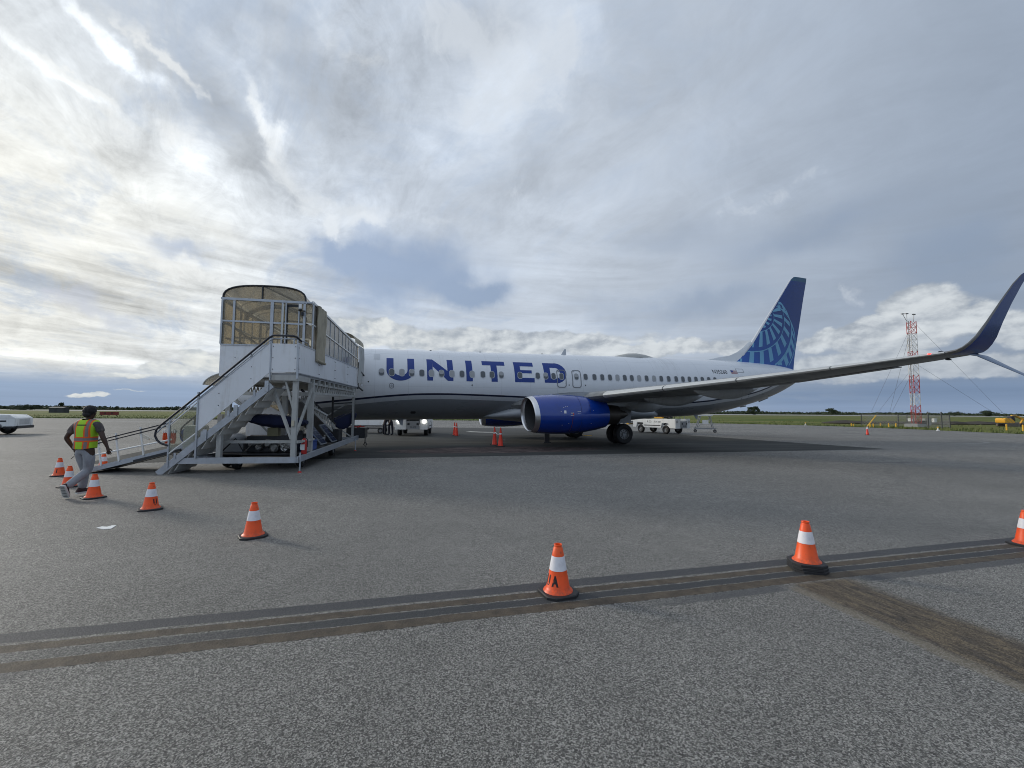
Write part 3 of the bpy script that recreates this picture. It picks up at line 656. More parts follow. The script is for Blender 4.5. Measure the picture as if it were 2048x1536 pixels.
for side, nm in ((1, 'wing'), (-1, 'wing')):
    S = [wing_sec(y) for y in (.8, 1.9, 3.5, 5.2, 7, 8.4, 10, 11.7, 13.4, 15.0, 15.9)]
    w_ = MB().loft(wing_rings(S, side)).build(nm, WSK, plane)
    # slat leading edge in bare metal, in lengths
    for ya, yb in ((6.0, 8.5), (8.54, 11.0), (11.04, 13.5), (13.54, 15.85)):
        rg = []
        for y in (ya, yb):
            xl, _, z, ch, t, ang = wing_sec(y); pr_ = [(fx, fz) for fx, fz in foil(20, t)]; pr_ = [p for p in pr_ if p[0] < .075]
            up_ = [p for p in pr_ if p[1] >= 0]; dn = [p for p in pr_ if p[1] < 0 and p[0] < .05]
            pr2 = dn[::-1][::-1] + up_; pr2 = sorted(dn, key=lambda p: -p[0]) + sorted(up_, key=lambda p: p[0])
            rg.append([A(xl - .012 + fx * ch, side * (y - math.sin(ang) * fz * ch), z + .004 + fz * ch * 1.05) for fx, fz in pr2])
        MB().loft(rg, False, False).build('slat', mat('slat_metal', (.60, .60, .58), .35, .6, .08, 2), w_)
    WB = [(22.42, 15.9, 3.48, 1.34, .10, R(7)), (22.50, 16.06, 3.52, 1.26, .10, R(22)), (22.59, 16.16, 3.60, 1.18, .095, R(40)), (22.72, 16.24, 3.73, 1.09, .09, R(56)), (22.92, 16.31, 3.93, .97, .09, R(70)), (23.30, 16.38, 4.35, .76, .085, R(78)), (23.80, 16.46, 4.93, .58, .085, R(80)), (24.30, 16.54, 5.48, .44, .085, R(80)), (24.62, 16.59, 5.76, .32, .085, R(80)), (24.80, 16.61, 5.86, .18, .085, R(80))]
    wl = MB().loft(wing_rings(WB, side)).build('winglet', mat('winglet_navy', (.002, .022, .15), .3, 0, .05, 2, coat=.15), plane)
    le = []
    for xl, y, z, ch, t, ang in WB[:-1]:
        u_ = Vector((0, -math.sin(ang), math.cos(ang))); pr2 = [p for p in foil(20, t) if p[0] < .13]; pr2 = sorted([p for p in pr2 if p[1] < 0], key=lambda p: -p[0]) + sorted([p for p in pr2 if p[1] >= 0], key=lambda p: p[0])
        le.append([A(xl - .006 + fx * ch, side * (y + u_.y * fz * ch * 1.06), z + u_.z * fz * ch * 1.06) for fx, fz in pr2])
    MB().loft(le, False, False).build('leading_edge', mat('leading_edge_metal', (.20, .19, .18), .35, .6, .1, 3), wl)
    SCM = [(23.05, 15.86, 3.50, .78, .10, R(-25)), (23.55, 16.0, 3.42, .60, .10, R(-45)), (24.05, 16.28, 3.10, .42, .09, R(-50)), (24.60, 16.56, 2.78, .26, .09, R(-50)), (25.0, 16.74, 2.60, .12, .09, R(-50))]
    MB().loft(wing_rings(SCM, side)).build('lower_winglet', mat('scimitar_grey', (.22, .27, .36), .3, .3, .06, 3), plane)
    for (xa, xb, y, zt_, zb_, wd) in ((18.9, 21.95, 4.1, 2.26, 1.76, .34), (18.3, 22.0, 6.75, 2.56, 2.08, .32), (19.0, 22.6, 9.3, 2.78, 2.34, .28)):
        rg = []
        for k in range(13):
            t = k / 12; x = xa + (xb - xa) * t; r_ = max(.02, math.sin(math.pi * min(1, t * 1.02 + .0)) ** .55 if t < .6 else math.sin(math.pi * .612) ** .55 * (1 - ((t - .6) / .4) ** 1.6) + .015)
            zc = zt_ - (zt_ - zb_) * .35 * r_; rg.append([A(x, side * (y + wd * .5 * r_ * math.cos(a)), zc + (zt_ - zb_) * .75 * r_ * math.sin(a)) for a in (2 * math.pi * j / 16 for j in range(16))])
        MB().loft(rg).build('flap_fairing', mat('flap_fairing_grey', (.30, .305, .305), .42, .1, .12, 2, (.10, .10, .09), .5), w_)
        MB().prism([(xb - .9, zt_ - .02), (xb - .75, zt_ + .10), (xb + .02, zt_ - .16), (xb - .1, zt_ - .20)], y - .02, y + .02).build('fairing_tip', WSK, w_) if 0 else None
    # flap and aileron breaks along the trailing edge
    for ya, yb in ((2.3, 5.1), (6.3, 10.9), (11.1, 14.2)):
        q = []
        for y in (ya, yb):
            xl, _, z, ch, t, ang = wing_sec(y); q += [A(xl + ch * .80, side * y, z - .030 * ch * .2 - .018 - math.tan(R(0)) ), A(xl + ch * 1.012, side * y, z - .015)]
        MB().add([q[0], q[1], q[3], q[2]] + [p + Vector((0, 0, -.03)) for p in (q[0], q[1], q[3], q[2])], [(0, 1, 2, 3), (7, 6, 5, 4), (0, 4, 5, 1), (1, 5, 6, 2), (2, 6, 7, 3), (3, 7, 4, 0)]).build('flap', WSK, w_)
m = mat('nav_red', (.5, .01, .01), .3, 0, 0, 5, emis=(1, .03, .02), es=6)
MB().sphere(A(22.27, 15.58, 3.475), (.09, .035, .022), 10, 6).build('navigation_light', m, plane)
MB().sphere(A(22.52, 15.72, 3.525), (.13, .04, .03), 10, 6).build('light_fairing', DARK, plane)
MB().sphere(A(23.45, 15.4, 3.375), (.16, .03, .03), 10, 6).build('static_discharger_mount', DARK, plane)
# tail: stabilisers
for side in (1, -1):
    S = [(32.6, .3, 4.24, 3.3, .10, R(4)), (33.4, 1.6, 4.31, 2.8, .10, R(4)), (35.6, 5.9, 4.56, 1.35, .10, R(4)), (36.0, 6.2, 4.58, .8, .08, R(4))]
    MB().loft(wing_rings(S, side)).build('tailplane', WSK, plane)
# fin
m, nt, b = new_mat('fin_paint'); o = coord(nt, 'Object'); ox, oy, oz = sep(nt, o)
c = mix(nt, oz.ss(5.0, 9.0), (.010, .080, .34), (.004, .032, .18)); c = mix(nt, (oz - 11.45).gt(0.0) * .8, c, (.02, .10, .16)); c = scl(nt, c, .9 + noise(nt, o, .8, 3, .5) * .25)
nt.links.new(c.o, b.inputs['Base Color']); b.inputs['Roughness'].default_value = .3; b.inputs['Coat Weight'].default_value = .12; FINM = m
FZ = [(4.7, 30.0, 36.05), (5.19, 30.54, 36.12), (5.65, 31.15, 36.2), (6.1, 31.62, 36.30), (6.45, 32.0, 36.38), (8, 33.25, 36.78), (10, 34.85, 37.28), (11.55, 36.10, 37.70), (11.78, 36.42, 37.74)]
FZa = np.array(FZ)
def fle(z): return float(np.interp(z, FZa[:, 0], FZa[:, 1]))
def fte(z): return float(np.interp(z, FZa[:, 0], FZa[:, 2]))
def finth(x, z):
    ch = fte(z) - fle(z); t = min(1, max(0, (x - fle(z)) / ch)); return 5 * .10 * ch * (.2969 * math.sqrt(t) - .126 * t - .3516 * t * t + .2843 * t ** 3 - .1036 * t ** 4)
rg = [[A(xl + fx * (xt - xl), fz * (xt - xl), z) for fx, fz in foil(16, .10, 0)] for z, xl, xt in FZ]
fin = MB().loft(rg).build('fin', FINM, plane)
LEW = mat('fin_edge_white', (.62, .63, .66), .35, .1, .06, 2)
rg = []
for z, xl, xt in FZ[2:]:
    pr2 = [p for p in foil(24, .10, 0) if p[0] < .05]; pr2 = sorted([p for p in pr2 if p[1] < 0], key=lambda p: -p[0]) + sorted([p for p in pr2 if p[1] >= 0], key=lambda p: p[0])
    rg.append([A(xl - .02 + fx * (xt - xl), fz * (xt - xl) * 1.05, z) for fx, fz in pr2])
MB().loft(rg, False, False).build('fin_leading_edge', LEW, fin)
dl = [(27.9, 5.10, 30.0), (28.6, 5.34, 30.3), (29.5, 5.50, 30.7), (30.4, 5.66, 31.0), (31.1, 5.95, 31.4), (31.7, 6.35, 31.95), (32.15, 6.75, 32.3)]
mb = MB(); rg = []
for x, zt_, xe in dl:
    w_ = .05 + .02 * (x - 27.9); rg.append([A(x, -w_ * 1.5, 5.0), A(x, -w_ * .7, 5.0 + (zt_ - 5.0) * .75), A(x, 0, zt_), A(x, w_ * .7, 5.0 + (zt_ - 5.0) * .75), A(x, w_ * 1.5, 5.0)])
poly = [(27.9, 5.0), (28.3, 5.26), (29.2, 5.45), (30.2, 5.62), (30.9, 5.90), (31.5, 6.28), (32.0, 6.72), (32.2, 6.75), (31.6, 6.0), (31.1, 5.55), (30.7, 5.15), (30.6, 4.9)]
n = len(poly)
for i, (x, z) in enumerate(poly): pass
mb = MB(); L_ = []
top = poly[:7]; bot = [(28.2, 4.9), (28.9, 4.9), (29.8, 4.9), (30.45, 4.95), (30.95, 5.35), (31.55, 5.95), (32.1, 6.6)]
for (xa, za), (xb, zb_) in zip(top, bot):
    w_ = .03 + .030 * (xa - 27.8); L_.append([A(xa, 0, za), A((xa * 2 + xb) / 3, w_ * .6, (za * 2 + zb_) / 3), A(xb, w_, zb_), A(xb, -w_, zb_), A((xa * 2 + xb) / 3, -w_ * .6, (za * 2 + zb_) / 3)])
MB().loft(L_).build('dorsal_fillet', mat('dorsal_white', (.66, .68, .70), .4, 0, .05, 2), plane)
# globe emblem on the fin: curved bars between nested rings
GL = mat('globe_light_blue', (.15, .37, .56), .4, 0, .06, 2)
AFF = [[0.0097287, 0.0003828], [-0.0003185, -0.0077494], [26.4789, 11.8062]]
def gpt(px_, py_): return (AFF[0][0] * px_ + AFF[1][0] * py_ + AFF[2][0], AFF[0][1] * px_ + AFF[1][1] * py_ + AFF[2][1])
C = [((672, 448), 60), ((670, 450), 128), ((622, 482), 278), ((600, 560), 378), ((640, 690), 388)]
GMB = [MB(), MB()]
def cell(q):
    xz = [gpt(*p) for p in q]
    if all(fle(z) + .10 < x < fte(z) - .01 and 4.98 < z < 11.5 for x, z in xz):
        for si, side in ((0, 1), (1, -1)): GMB[si].add([A(x, side * (finth(x, z) + .006), z) for x, z in xz], [(0, 1, 2, 3)])
def lerp(a, b_, t): return (a[0] + (b_[0] - a[0]) * t, a[1] + (b_[1] - a[1]) * t)
def cp(i, a): (cx_, cy_), r_ = C[i]; return (cx_ + r_ * math.cos(R(a)), cy_ + r_ * math.sin(R(a)))
def patchg(i, a0, a1, t0, t1):
    nu, nv = max(1, int(abs(a1 - a0) / 2)), max(1, int((t1 - t0) * 14))
    f_ = lambda s, t: lerp(cp(i, s), cp(i + 1, s), t)
    for k in range(nu):
        for j in range(nv):
            s0, s1 = a0 + (a1 - a0) * k / nu, a0 + (a1 - a0) * (k + 1) / nu; u0, u1 = t0 + (t1 - t0) * j / nv, t0 + (t1 - t0) * (j + 1) / nv
            cell([f_(s0, u0), f_(s1, u0), f_(s1, u1), f_(s0, u1)])
for i, (st, wd, t0, t1, ln) in enumerate([(23, 11, .10, .90, .0), (17, 7.6, .10, .92, .0), (16.5, 6.8, .12, .90, 0), (13, 7.2, .16, .90, 0)]):
    a = -80 + i * 3
    while a < 130:
        patchg(i, a, a + wd, t0, t1); a += st
    lw = 5.0 / max(20, (C[i + 1][1] - C[i][1]))
    patchg(i, -85, 130, t0 - .0, t0 + min(.2, lw)) if i else None
for k in range(110):       # outer rim of the globe
    a0, a1 = -75 + k * 2, -73 + k * 2; (cx_, cy_), r_ = C[4]
    q = lambda a, r2: (cx_ + r2 * math.cos(R(a)), cy_ + r2 * math.sin(R(a)))
    cell([q(a0, r_), q(a1, r_), q(a1, r_ + 8), q(a0, r_ + 8)])
for g_ in GMB: g_.build('globe_emblem', GL, fin, smooth=60)
# engines
EBL = mat('engine_blue', (.002, .036, .27), .22, 0, .08, 1.2, (.004, .008, .04), .25, coat=.8)
m, nt, b = new_mat('fan_metal'); b.inputs['Base Color'].default_value = (.10, .10, .11, 1); b.inputs['Metallic'].default_value = .8; b.inputs['Roughness'].default_value = .35; FANM = m
COREM = mat('exhaust_metal', (.10, .09, .08), .45, .85, .3, 6)
for side in (1, -1):
    cy_, cz = 4.83 * side, 1.63
    def ering(x, r_, flat=.94, n=48, dz=0.0):
        q = []
        for k in range(n):
            t = 2 * math.pi * k / n; s_, c_ = math.sin(t), math.cos(t); rr = r_ * (flat + (1 - flat) * min(1, (s_ + 1) * .9) if s_ < 0 else 1.0)
            kf = max(0, min(1, (14.9 - x) / 1.2)); q.append(A(x - s_ * .07 * kf + (side * c_ * .065 + .11) * kf, cy_ + r_ * c_ * (1.0 if s_ > 0 else 1.015), cz + dz + rr * s_))
        return q
    out_ = [(13.66, .884), (13.9, .912), (14.2, .938), (14.7, .966), (15.2, .975), (15.8, .955), (16.4, .905), (17.0, .81), (17.5, .69)]
    cw = MB().loft([ering(x, r_) for x, r_ in out_] + [ering(17.48, .66), ering(16.7, .62)], True, False).build('engine_cowling', EBL, plane)
    lip = [(13.67, .889), (13.60, .874), (13.52, .855), (13.46, .836), (13.44, .815), (13.46, .792), (13.52, .775), (13.62, .762)]
    MB().loft([ering(x, r_) for x, r_ in lip], True, False).build('inlet_lip', mat('lip_metal', (.66, .66, .67), .32, 1.0, .12, 6), cw)
    MB().loft([ering(13.62, .761), ering(13.8, .748), ering(14.1, .74), ering(14.6, .755), ering(14.75, .76)], True, False).build('inlet_duct', mat('duct_grey', (.06, .062, .066), .6, .1, .1, 6), cw)
    mb = MB()
    for k in range(24):
        t = 2 * math.pi * k / 24; pts = []
        for r_, tw_ in ((.2, .5), (.45, .8), (.755, 1.15)):
            for s_ in (-1, 1):
                aa = t + s_ * .105 * .9 + .1 * r_; pts.append(A(14.78 + s_ * .10 * math.sin(tw_), cy_ + r_ * math.cos(aa + (r_ - .2) * .25), cz + r_ * math.sin(aa + (r_ - .2) * .25)))
        mb.add(pts, [(0, 1, 3, 2), (2, 3, 5, 4)])
    mb.build('fan_blades', FANM, cw)
    MB().loft([ering(14.95, .76, 1.0), ering(14.95, .02, 1.0)], True, True).build('fan_back', DARK, cw)
    MB().lathe([(.01, 14.30), (.07, 14.34), (.15, 14.5), (.21, 14.76), (.21, 14.85)], (0, 0, 0), 'x', 24).build('spinner', DARK, cw, loc=(-19.6, -cy_, cz))
    MB().lathe([(.60, 16.7), (.56, 17.2), (.52, 17.7), (.47, 18.25), (.45, 18.25), (.45, 17.6)], (0, 0, 0), 'x', 32).build('core_nozzle', COREM, cw, loc=(-19.6, -cy_, cz))
    MB().lathe([(.36, 17.9), (.30, 18.3), (.18, 18.7), (.03, 18.95)], (0, 0, 0), 'x', 24).build('exhaust_plug', COREM, cw, loc=(-19.6, -cy_, cz))
    py = [(14.3, 2.50), (14.9, 2.63), (15.6, 2.70), (16.4, 2.74), (17.4, 2.62), (19.6, 2.56), (19.5, 2.15), (18.6, 2.02), (17.45, 2.02), (17.3, 2.28), (16.8, 2.40), (15.5, 2.50)]
    mb = MB(); n = len(py); mb.add([A(x, cy_ + s_ * (.20 if 14.5 < x else .03) * (1.0 if x < 19 else .4), z) for s_ in (1, -1) for x, z in py], [tuple(range(n)), tuple(range(n, 2 * n))[::-1]] + [(i, (i + 1) % n, (i + 1) % n + n, i + n) for i in range(n)])
    mb.build('pylon', mat('pylon_grey', (.36, .38, .40), .4, .1, .1, 2, (.12, .12, .11), .4), plane, bevel=.05)
    # cowl seams, stickers and the red streamer on the outboard side
    def es(x, ang, off=.004):
        r_ = float(np.interp(x, [p[0] for p in out_], [p[1] for p in out_])); s_, c_ = math.sin(ang), math.cos(ang); fl_ = .94 + .06 * min(1, (s_ + 1) * .9) if s_ < 0 else 1
        kf = max(0, min(1, (14.9 - x) / 1.2)); return A(x - s_ * .07 * kf + (c_ * .065 + .11) * kf, cy_ + side * (r_ + off) * c_ * (1.0 if s_ > 0 else 1.015), cz + (r_ + off) * s_ * fl_)
    def espatch(nm, x0, x1, a0, a1, m_, nu=3, nv=6, off=.004):
        mb = MB(); vs = [es(x0 + (x1 - x0) * i / nu, R(a0 + (a1 - a0) * j / nv), off) for i in range(nu + 1) for j in range(nv + 1)]
        mb.add(vs, [(i * (nv + 1) + j, i * (nv + 1) + j + 1, (i + 1) * (nv + 1) + j + 1, (i + 1) * (nv + 1) + j) for i in range(nu) for j in range(nv)]); return mb.build(nm, m_, cw, smooth=60)
    SEAM = mat('cowl_seam', (.004, .008, .05), .5)
    espatch('cowl_seam', 15.88, 15.895, -80, 95, SEAM, 1, 40)
    espatch('cowl_seam', 14.02, 17.3, -3, -2.6, SEAM, 20, 1) if 0 else None
    if side == 1:
        espatch('sticker', 14.98, 15.09, 4, 12, REFL, 3, 3, .006); espatch('sticker', 15.30, 15.47, -2, 6, mat('sticker_dull', (.45, .42, .45), .6), 3, 3, .006)
        espatch('sticker_border', 15.42, 15.475, 0, 4, RED, 1, 1, .009)
        espatch('red_streamer', 15.40, 15.425, -58, -2, mat('streamer_red', (.16, .03, .06), .6), 1, 18, .008)
        espatch('sticker_line', 15.66, 15.84, 9, 9.8, REFL, 2, 1, .006); espatch('sticker_line', 15.66, 15.84, 4, 4.6, REFL, 2, 1, .006)
        for xx, aa in ((14.96, 20), (15.05, 22), (15.14, 23), (14.8, 9), (16.5, 12), (14.9, -30), (16.4, -28), (15.2, -24)): espatch('rivet_mark', xx, xx + .05, aa, aa + .8, REFL, 1, 1, .006)
        espatch('access_panel_outline', 16.35, 16.365, -10, 40, SEAM, 1, 12)
# landing gear
TYRE = mat('tyre_rubber', (.016, .016, .017), .75, 0, .25, 8, (.05, .045, .04), .4); RIMM = mat('wheel_rim', (.26, .26, .26), .45, .5, .15, 8, (.05, .05, .05), .5)
def wheel(name, c_, r_, w_, par, ax='y'):
    p = [(r_ * .52, -w_ * .42), (r_ * .62, -w_ * .5), (r_ * .88, -w_ * .48), (r_ * .97, -w_ * .34), (r_, -w_ * .12), (r_, w_ * .12), (r_ * .97, w_ * .34), (r_ * .88, w_ * .48), (r_ * .62, w_ * .5), (r_ * .52, w_ * .42)]
    t_ = MB().lathe(p, (0, 0, 0), ax, 36).build(name, TYRE, par, loc=c_)
    q = [(.02, -w_ * .30), (r_ * .18, -w_ * .34), (r_ * .20, -w_ * .20), (r_ * .42, -w_ * .18), (r_ * .50, -w_ * .38), (r_ * .55, -w_ * .42), (r_ * .55, w_ * .42), (r_ * .50, w_ * .38), (r_ * .42, w_ * .18), (r_ * .20, w_ * .20), (r_ * .18, w_ * .34), (.02, w_ * .30)]
    MB().lathe(q, (0, 0, 0), ax, 24, cap=True).build('rim', RIMM, t_)
    mb = MB()
    for k in range(8):
        t = k * math.pi / 4; d_ = r_ * .33; pp = {'y': (d_ * math.cos(t), 0, d_ * math.sin(t)), 'x': (0, d_ * math.cos(t), d_ * math.sin(t))}[ax]
        e_ = Vector({'y': (0, 1, 0), 'x': (1, 0, 0)}[ax]); mb.tube([Vector(pp) - e_ * w_ * .26, Vector(pp) + e_ * w_ * .26], r_ * .035, 6)
    mb.build('wheel_bolts', DARK, t_)
    return t_
for side in (1, -1):
    for y in (2.55, 3.25): wheel('main_wheel', A(19.6, side * y, .56), .555, .40, plane)
    mb = MB(); mb.tube([A(19.6, side * 2.9, .56), A(19.55, side * 2.9, 1.3), A(19.5, side * 2.95, 2.3)], [.09, .11, .14], 12); mb.tube([A(19.6, side * 2.5, .56), A(19.6, side * 3.3, .56)], .09, 10)
    mb.tube([A(19.55, side * 2.9, 1.4), A(19.4, side * 1.9, 2.0)], .06, 8); mb.tube([A(19.75, side * 2.9, .7), A(19.95, side * 2.9, 1.05), A(19.7, side * 2.9, 1.4)], .035, 8)
    mb.build('main_gear_leg', GREYP, plane)
    MB().prism([(19.05 - 19.6, 1.15), (20.0 - 19.6, 1.15), (20.05 - 19.6, 2.2), (19.0 - 19.6, 2.2)], -side * 3.42 - .02, -side * 3.42 + .02).build('gear_door', GREYP, plane)
for y in (.2, -.2): wheel('nose_wheel', A(4.0, y, .36), .345, .20, plane)
mb = MB(); mb.tube([A(4.0, 0, .36), A(3.95, 0, 1.6)], .07, 10); mb.tube([A(4.0, .2, .36), A(4.0, -.2, .36)], .05, 8); mb.build('nose_gear_leg', GREYP, plane)
# ---------------------------------------------------------------- boarding stairs with covered bridge
SR = R(7.1)
stairs = thing('boarding_stairs', 'white and grey covered boarding stairs with tan canopy tower docked against the airliner', 'boarding stairs', (-6.0, 12.0, 0), SR)
def P(n_, mb, m_, par=None, **k): return mb.build(n_, m_, stairs if par is None else par, **k)
def SW(a, b_, z=0): c, s = math.cos(SR), math.sin(SR); return (-6.0 + a * c - b_ * s, 12.0 + a * s + b_ * c, z)
# tan translucent sheet
def glaze(name, tint, body, k, rough=.15):
    m, nt, b = new_mat(name); o = coord(nt, 'Object'); x, y, z = sep(nt, o); nt.nodes.remove(b)
    out_ = nt.nodes['Material Output']; tr = nt.nodes.new('ShaderNodeBsdfTransparent'); tl = nt.nodes.new('ShaderNodeBsdfTranslucent'); df = nt.nodes.new('ShaderNodeBsdfDiffuse'); gl = nt.nodes.new('ShaderNodeBsdfGlossy')
    n1 = noise(nt, vec(nt, x * 1.5, y * 1.5, z * .8), 1.5, 6, .65); n2 = noise(nt, vec(nt, x * 8, y * 8, z * .9), 1.0, 5, .6)
    c = mix(nt, n1.ss(.35, .7), body, tuple(v * .66 for v in body)); c = mix(nt, n2.ss(.5, .8) * .35, c, (.18, .17, .10))
    nt.links.new(c.o, tl.inputs[0]); nt.links.new(c.o, df.inputs[0]); tr.inputs[0].default_value = (*tint, 1); gl.inputs['Roughness'].default_value = rough; gl.inputs[0].default_value = (.9, .9, .9, 1)
    def mx(f, a, b_):
        q = nt.nodes.new('ShaderNodeMixShader')
        if isinstance(f, X): nt.links.new(f.o, q.inputs[0])
        else: q.inputs[0].default_value = f
        nt.links.new(a, q.inputs[1]); nt.links.new(b_, q.inputs[2]); return q.outputs[0]
    s1 = mx(.45, tl.outputs[0], df.outputs[0]); s2 = mx((n1 * .35 + (k - .17)).clamp(), tr.outputs[0], s1)
    fr = nt.nodes.new('ShaderNodeFresnel'); fr.inputs[0].default_value = 1.45
    nt.links.new(mx((X(nt, fr.outputs[0]) * .9).clamp(), s2, gl.outputs[0]), out_.inputs[0]); return m
TAN = glaze('tan_sheet', (.97, .92, .80), (.86, .76, .58), .29)
CLEARP = glaze('clear_dirty_sheet', (.88, .88, .86), (.74, .74, .71), .62, .10)
CLEAR = glaze('clear_sheet', (.90, .92, .88), (.5, .5, .45), .17, .05)
CANVAS = mat('weathered_canvas', (.42, .38, .29), .85, 0, .25, 3, (.07, .07, .05), .85, bmp=.4)
BOLT = mat('bolt_head', (.12, .12, .13), .4, .5, .1, 10)
RAILB = mat('black_handrail', (.012, .014, .024), .4, 0, .1, 6)
H0, H1 = 2.78, 3.58
def bolts(mb_pts, par, ax='y', r_=.014):
    mb = MB()
    for p in mb_pts: mb.sphere(p, r_, 6, 4)
    mb.build('bolts', BOLT, par)
# --- side wall panels of the bridge
for b0, b1 in ((0.0, 1.8), (1.806, 3.6), (3.606, 5.4), (5.406, 7.25)):
    w_ = P('wall_panel', MB().box(-.03, 0, b0, b1, H0, H1), WPANEL); bolts([(.004, b_, z) for b_ in (b0 + .06, b1 - .06) for z in (H0 + .1, H0 + .4, H1 - .1)], w_)
P('wall_trim', MB().box(-.04, .012, 0, 7.25, H1 + .001, H1 + .035), GALV)
for b0, b1 in ((1.15, 4.2), (4.206, 7.25)): P('wall_panel', MB().box(-2.63, -2.60, b0, b1, H0, H1), WPANEL)
P('deck', MB().box(-2.58, -.04, 1.14, 7.3, 2.70, 2.755), GREYP); P('landing_deck', MB().box(-.70, -.04, .02, 1.135, 2.70, 2.755), GREYP)
# landing front
w_ = P('landing_panel', MB().box(-.70, -.03, -.03, 0, H0, H1), WPANEL); bolts([(a, -.035, z) for a in (-.66, -.07) for z in (2.86, 3.18, 3.5)], w_)
P('landing_post', MB().box(-.735, -.703, -.045, .01, 2.55, 3.80), GALV); P('landing_corner_post', MB().box(-.028, .02, -.045, .0, 2.60, H1 + .02), GALV)
# tower front panel and glazing
TB = 1.12
w_ = P('tower_panel', MB().box(-2.63, -.75, TB, TB + .03, H0 - .05, 3.66), WPANEL); bolts([(-2.2, TB - .004, 3.3), (-2.2, TB - .004, 3.0), (-1.4, TB - .004, 3.3)], w_)
P('tower_sill', MB().box(-2.63, -.75, TB - .02, TB + .04, 3.661, 3.70), GALV)
def eave(b_): return 5.05 - .075 * max(0, b_ - 1.12)
for a, w_ in ((-2.62, .05), (-2.28, .06), (-1.20, .09), (-.90, .05), (-.80, .035), (-.42, .035), (-.26, .07)):
    z0 = 3.70 if a < -.75 else 2.78; P('tower_post', MB().box(a - w_ / 2, a + w_ / 2, TB - .03, TB + .03, z0, 5.02), GALV)
P('eave_beam', MB().bar((-2.66, TB, 5.08), (-.20, TB, 5.03), .06, .07), GALV); P('middle_rail', MB().bar((-2.62, TB - .005, 4.40), (-.26, TB - .005, 4.36), .045, .05), GALV)
for a0, a1, z0, z1 in ((-2.59, -2.31, 3.71, 4.37), (-2.25, -1.25, 3.71, 4.37), (-2.59, -2.31, 4.42, 5.03), (-2.25, -1.25, 4.42, 5.03), (-1.15, -.93, 3.71, 4.37), (-1.15, -.93, 4.42, 5.03), (-.885, -.82, 2.8, 5.0), (-.405, -.295, 2.8, 4.35), (-.405, -.295, 4.40, 5.0), (-.225, -.04, 2.8, 4.34), (-.225, -.04, 4.40, 4.98)): P('tan_pane', MB().box(a0, a1, TB + .002, TB + .010, z0, z1), TAN)
d_ = P('tower_door', MB().box(-.79, -.765, TB + .03, TB + .07, 2.80, 4.98).box(-.46, -.435, TB + .03, TB + .07, 2.80, 4.98).box(-.765, -.46, TB + .03, TB + .07, 4.90, 4.98).box(-.765, -.46, TB + .03, TB + .07, 3.6, 3.68), DARK)
MB().box(-.764, -.461, TB + .045, TB + .052, 3.69, 4.89).build('door_pane', TAN, d_); P('door_closer_pole', MB().tube([(-.875, TB - .05, 3.85), (-.86, TB - .05, 4.95)], .02, 8), mat('pale_pole', (.6, .6, .55), .5))
P('floodlight', MB().box(-.33, -.28, TB - .14, TB - .04, 4.62, 4.72).box(-.30, -.22, TB - .10, TB - .07, 4.74, 4.77).sphere((-.36, TB - .1, 4.78), (.06, .06, .04)), DARK)
P('warning_beacon', MB().box(-.42, -.34, TB - .05, TB, 4.84, 4.98), WHITE)
# arched roof: tower end (deeper) and tunnel
def arch(b_, rise, a0=-2.62, a1=-.24, n=16, dz=0.0):
    o_ = []
    for k in range(n + 1):
        t = math.pi * k / n; x = math.cos(t); x = (abs(x) ** .75) * (1 if x > 0 else -1); z = math.sin(t) ** .62
        o_.append(((a0 + a1) / 2 - (a1 - a0) / 2 * -x, b_, eave(b_) + dz + rise * z))
    return o_
def ribm(b_, rise, w_=.045, **k): return MB().tube(arch(b_, rise, **k), w_ / 2, 6)
def shell(b0, b1, r0, r1, nm, m_, n=4, **k):
    P(nm, MB().loft([arch(b0 + (b1 - b0) * i / n, r0 + (r1 - r0) * i / n, **k) for i in range(n + 1)], False, False), m_)
shell(TB, 2.2, .46, .34, 'roof_sheet', TAN); shell(2.21, 4.4, .34, .28, 'roof_sheet', TAN); shell(4.41, 7.2, .28, .26, 'roof_sheet', TAN)
mb = MB(); ar = arch(TB + .01, .455); mb.add(ar + [(-1.43, TB + .01, eave(TB))], [(i, i + 1, len(ar)) for i in range(len(ar) - 1)]); P('gable_sheet', mb, TAN)
for b_, r_ in ((TB, .46), (2.2, .34), (3.3, .31), (4.4, .28), (5.4, .27), (6.4, .26), (7.2, .26)): P('roof_rib', ribm(b_, r_, .06 if b_ < 1.2 else .04), DARK if b_ < 1.2 else STEEL)
P('gable_strut', MB().bar((-1.5, TB, 5.06), (-1.5, TB, 5.50), .04).bar((-1.45, TB + .02, 5.49), (-.9, TB + 1.0, 5.30), .03), DARK)
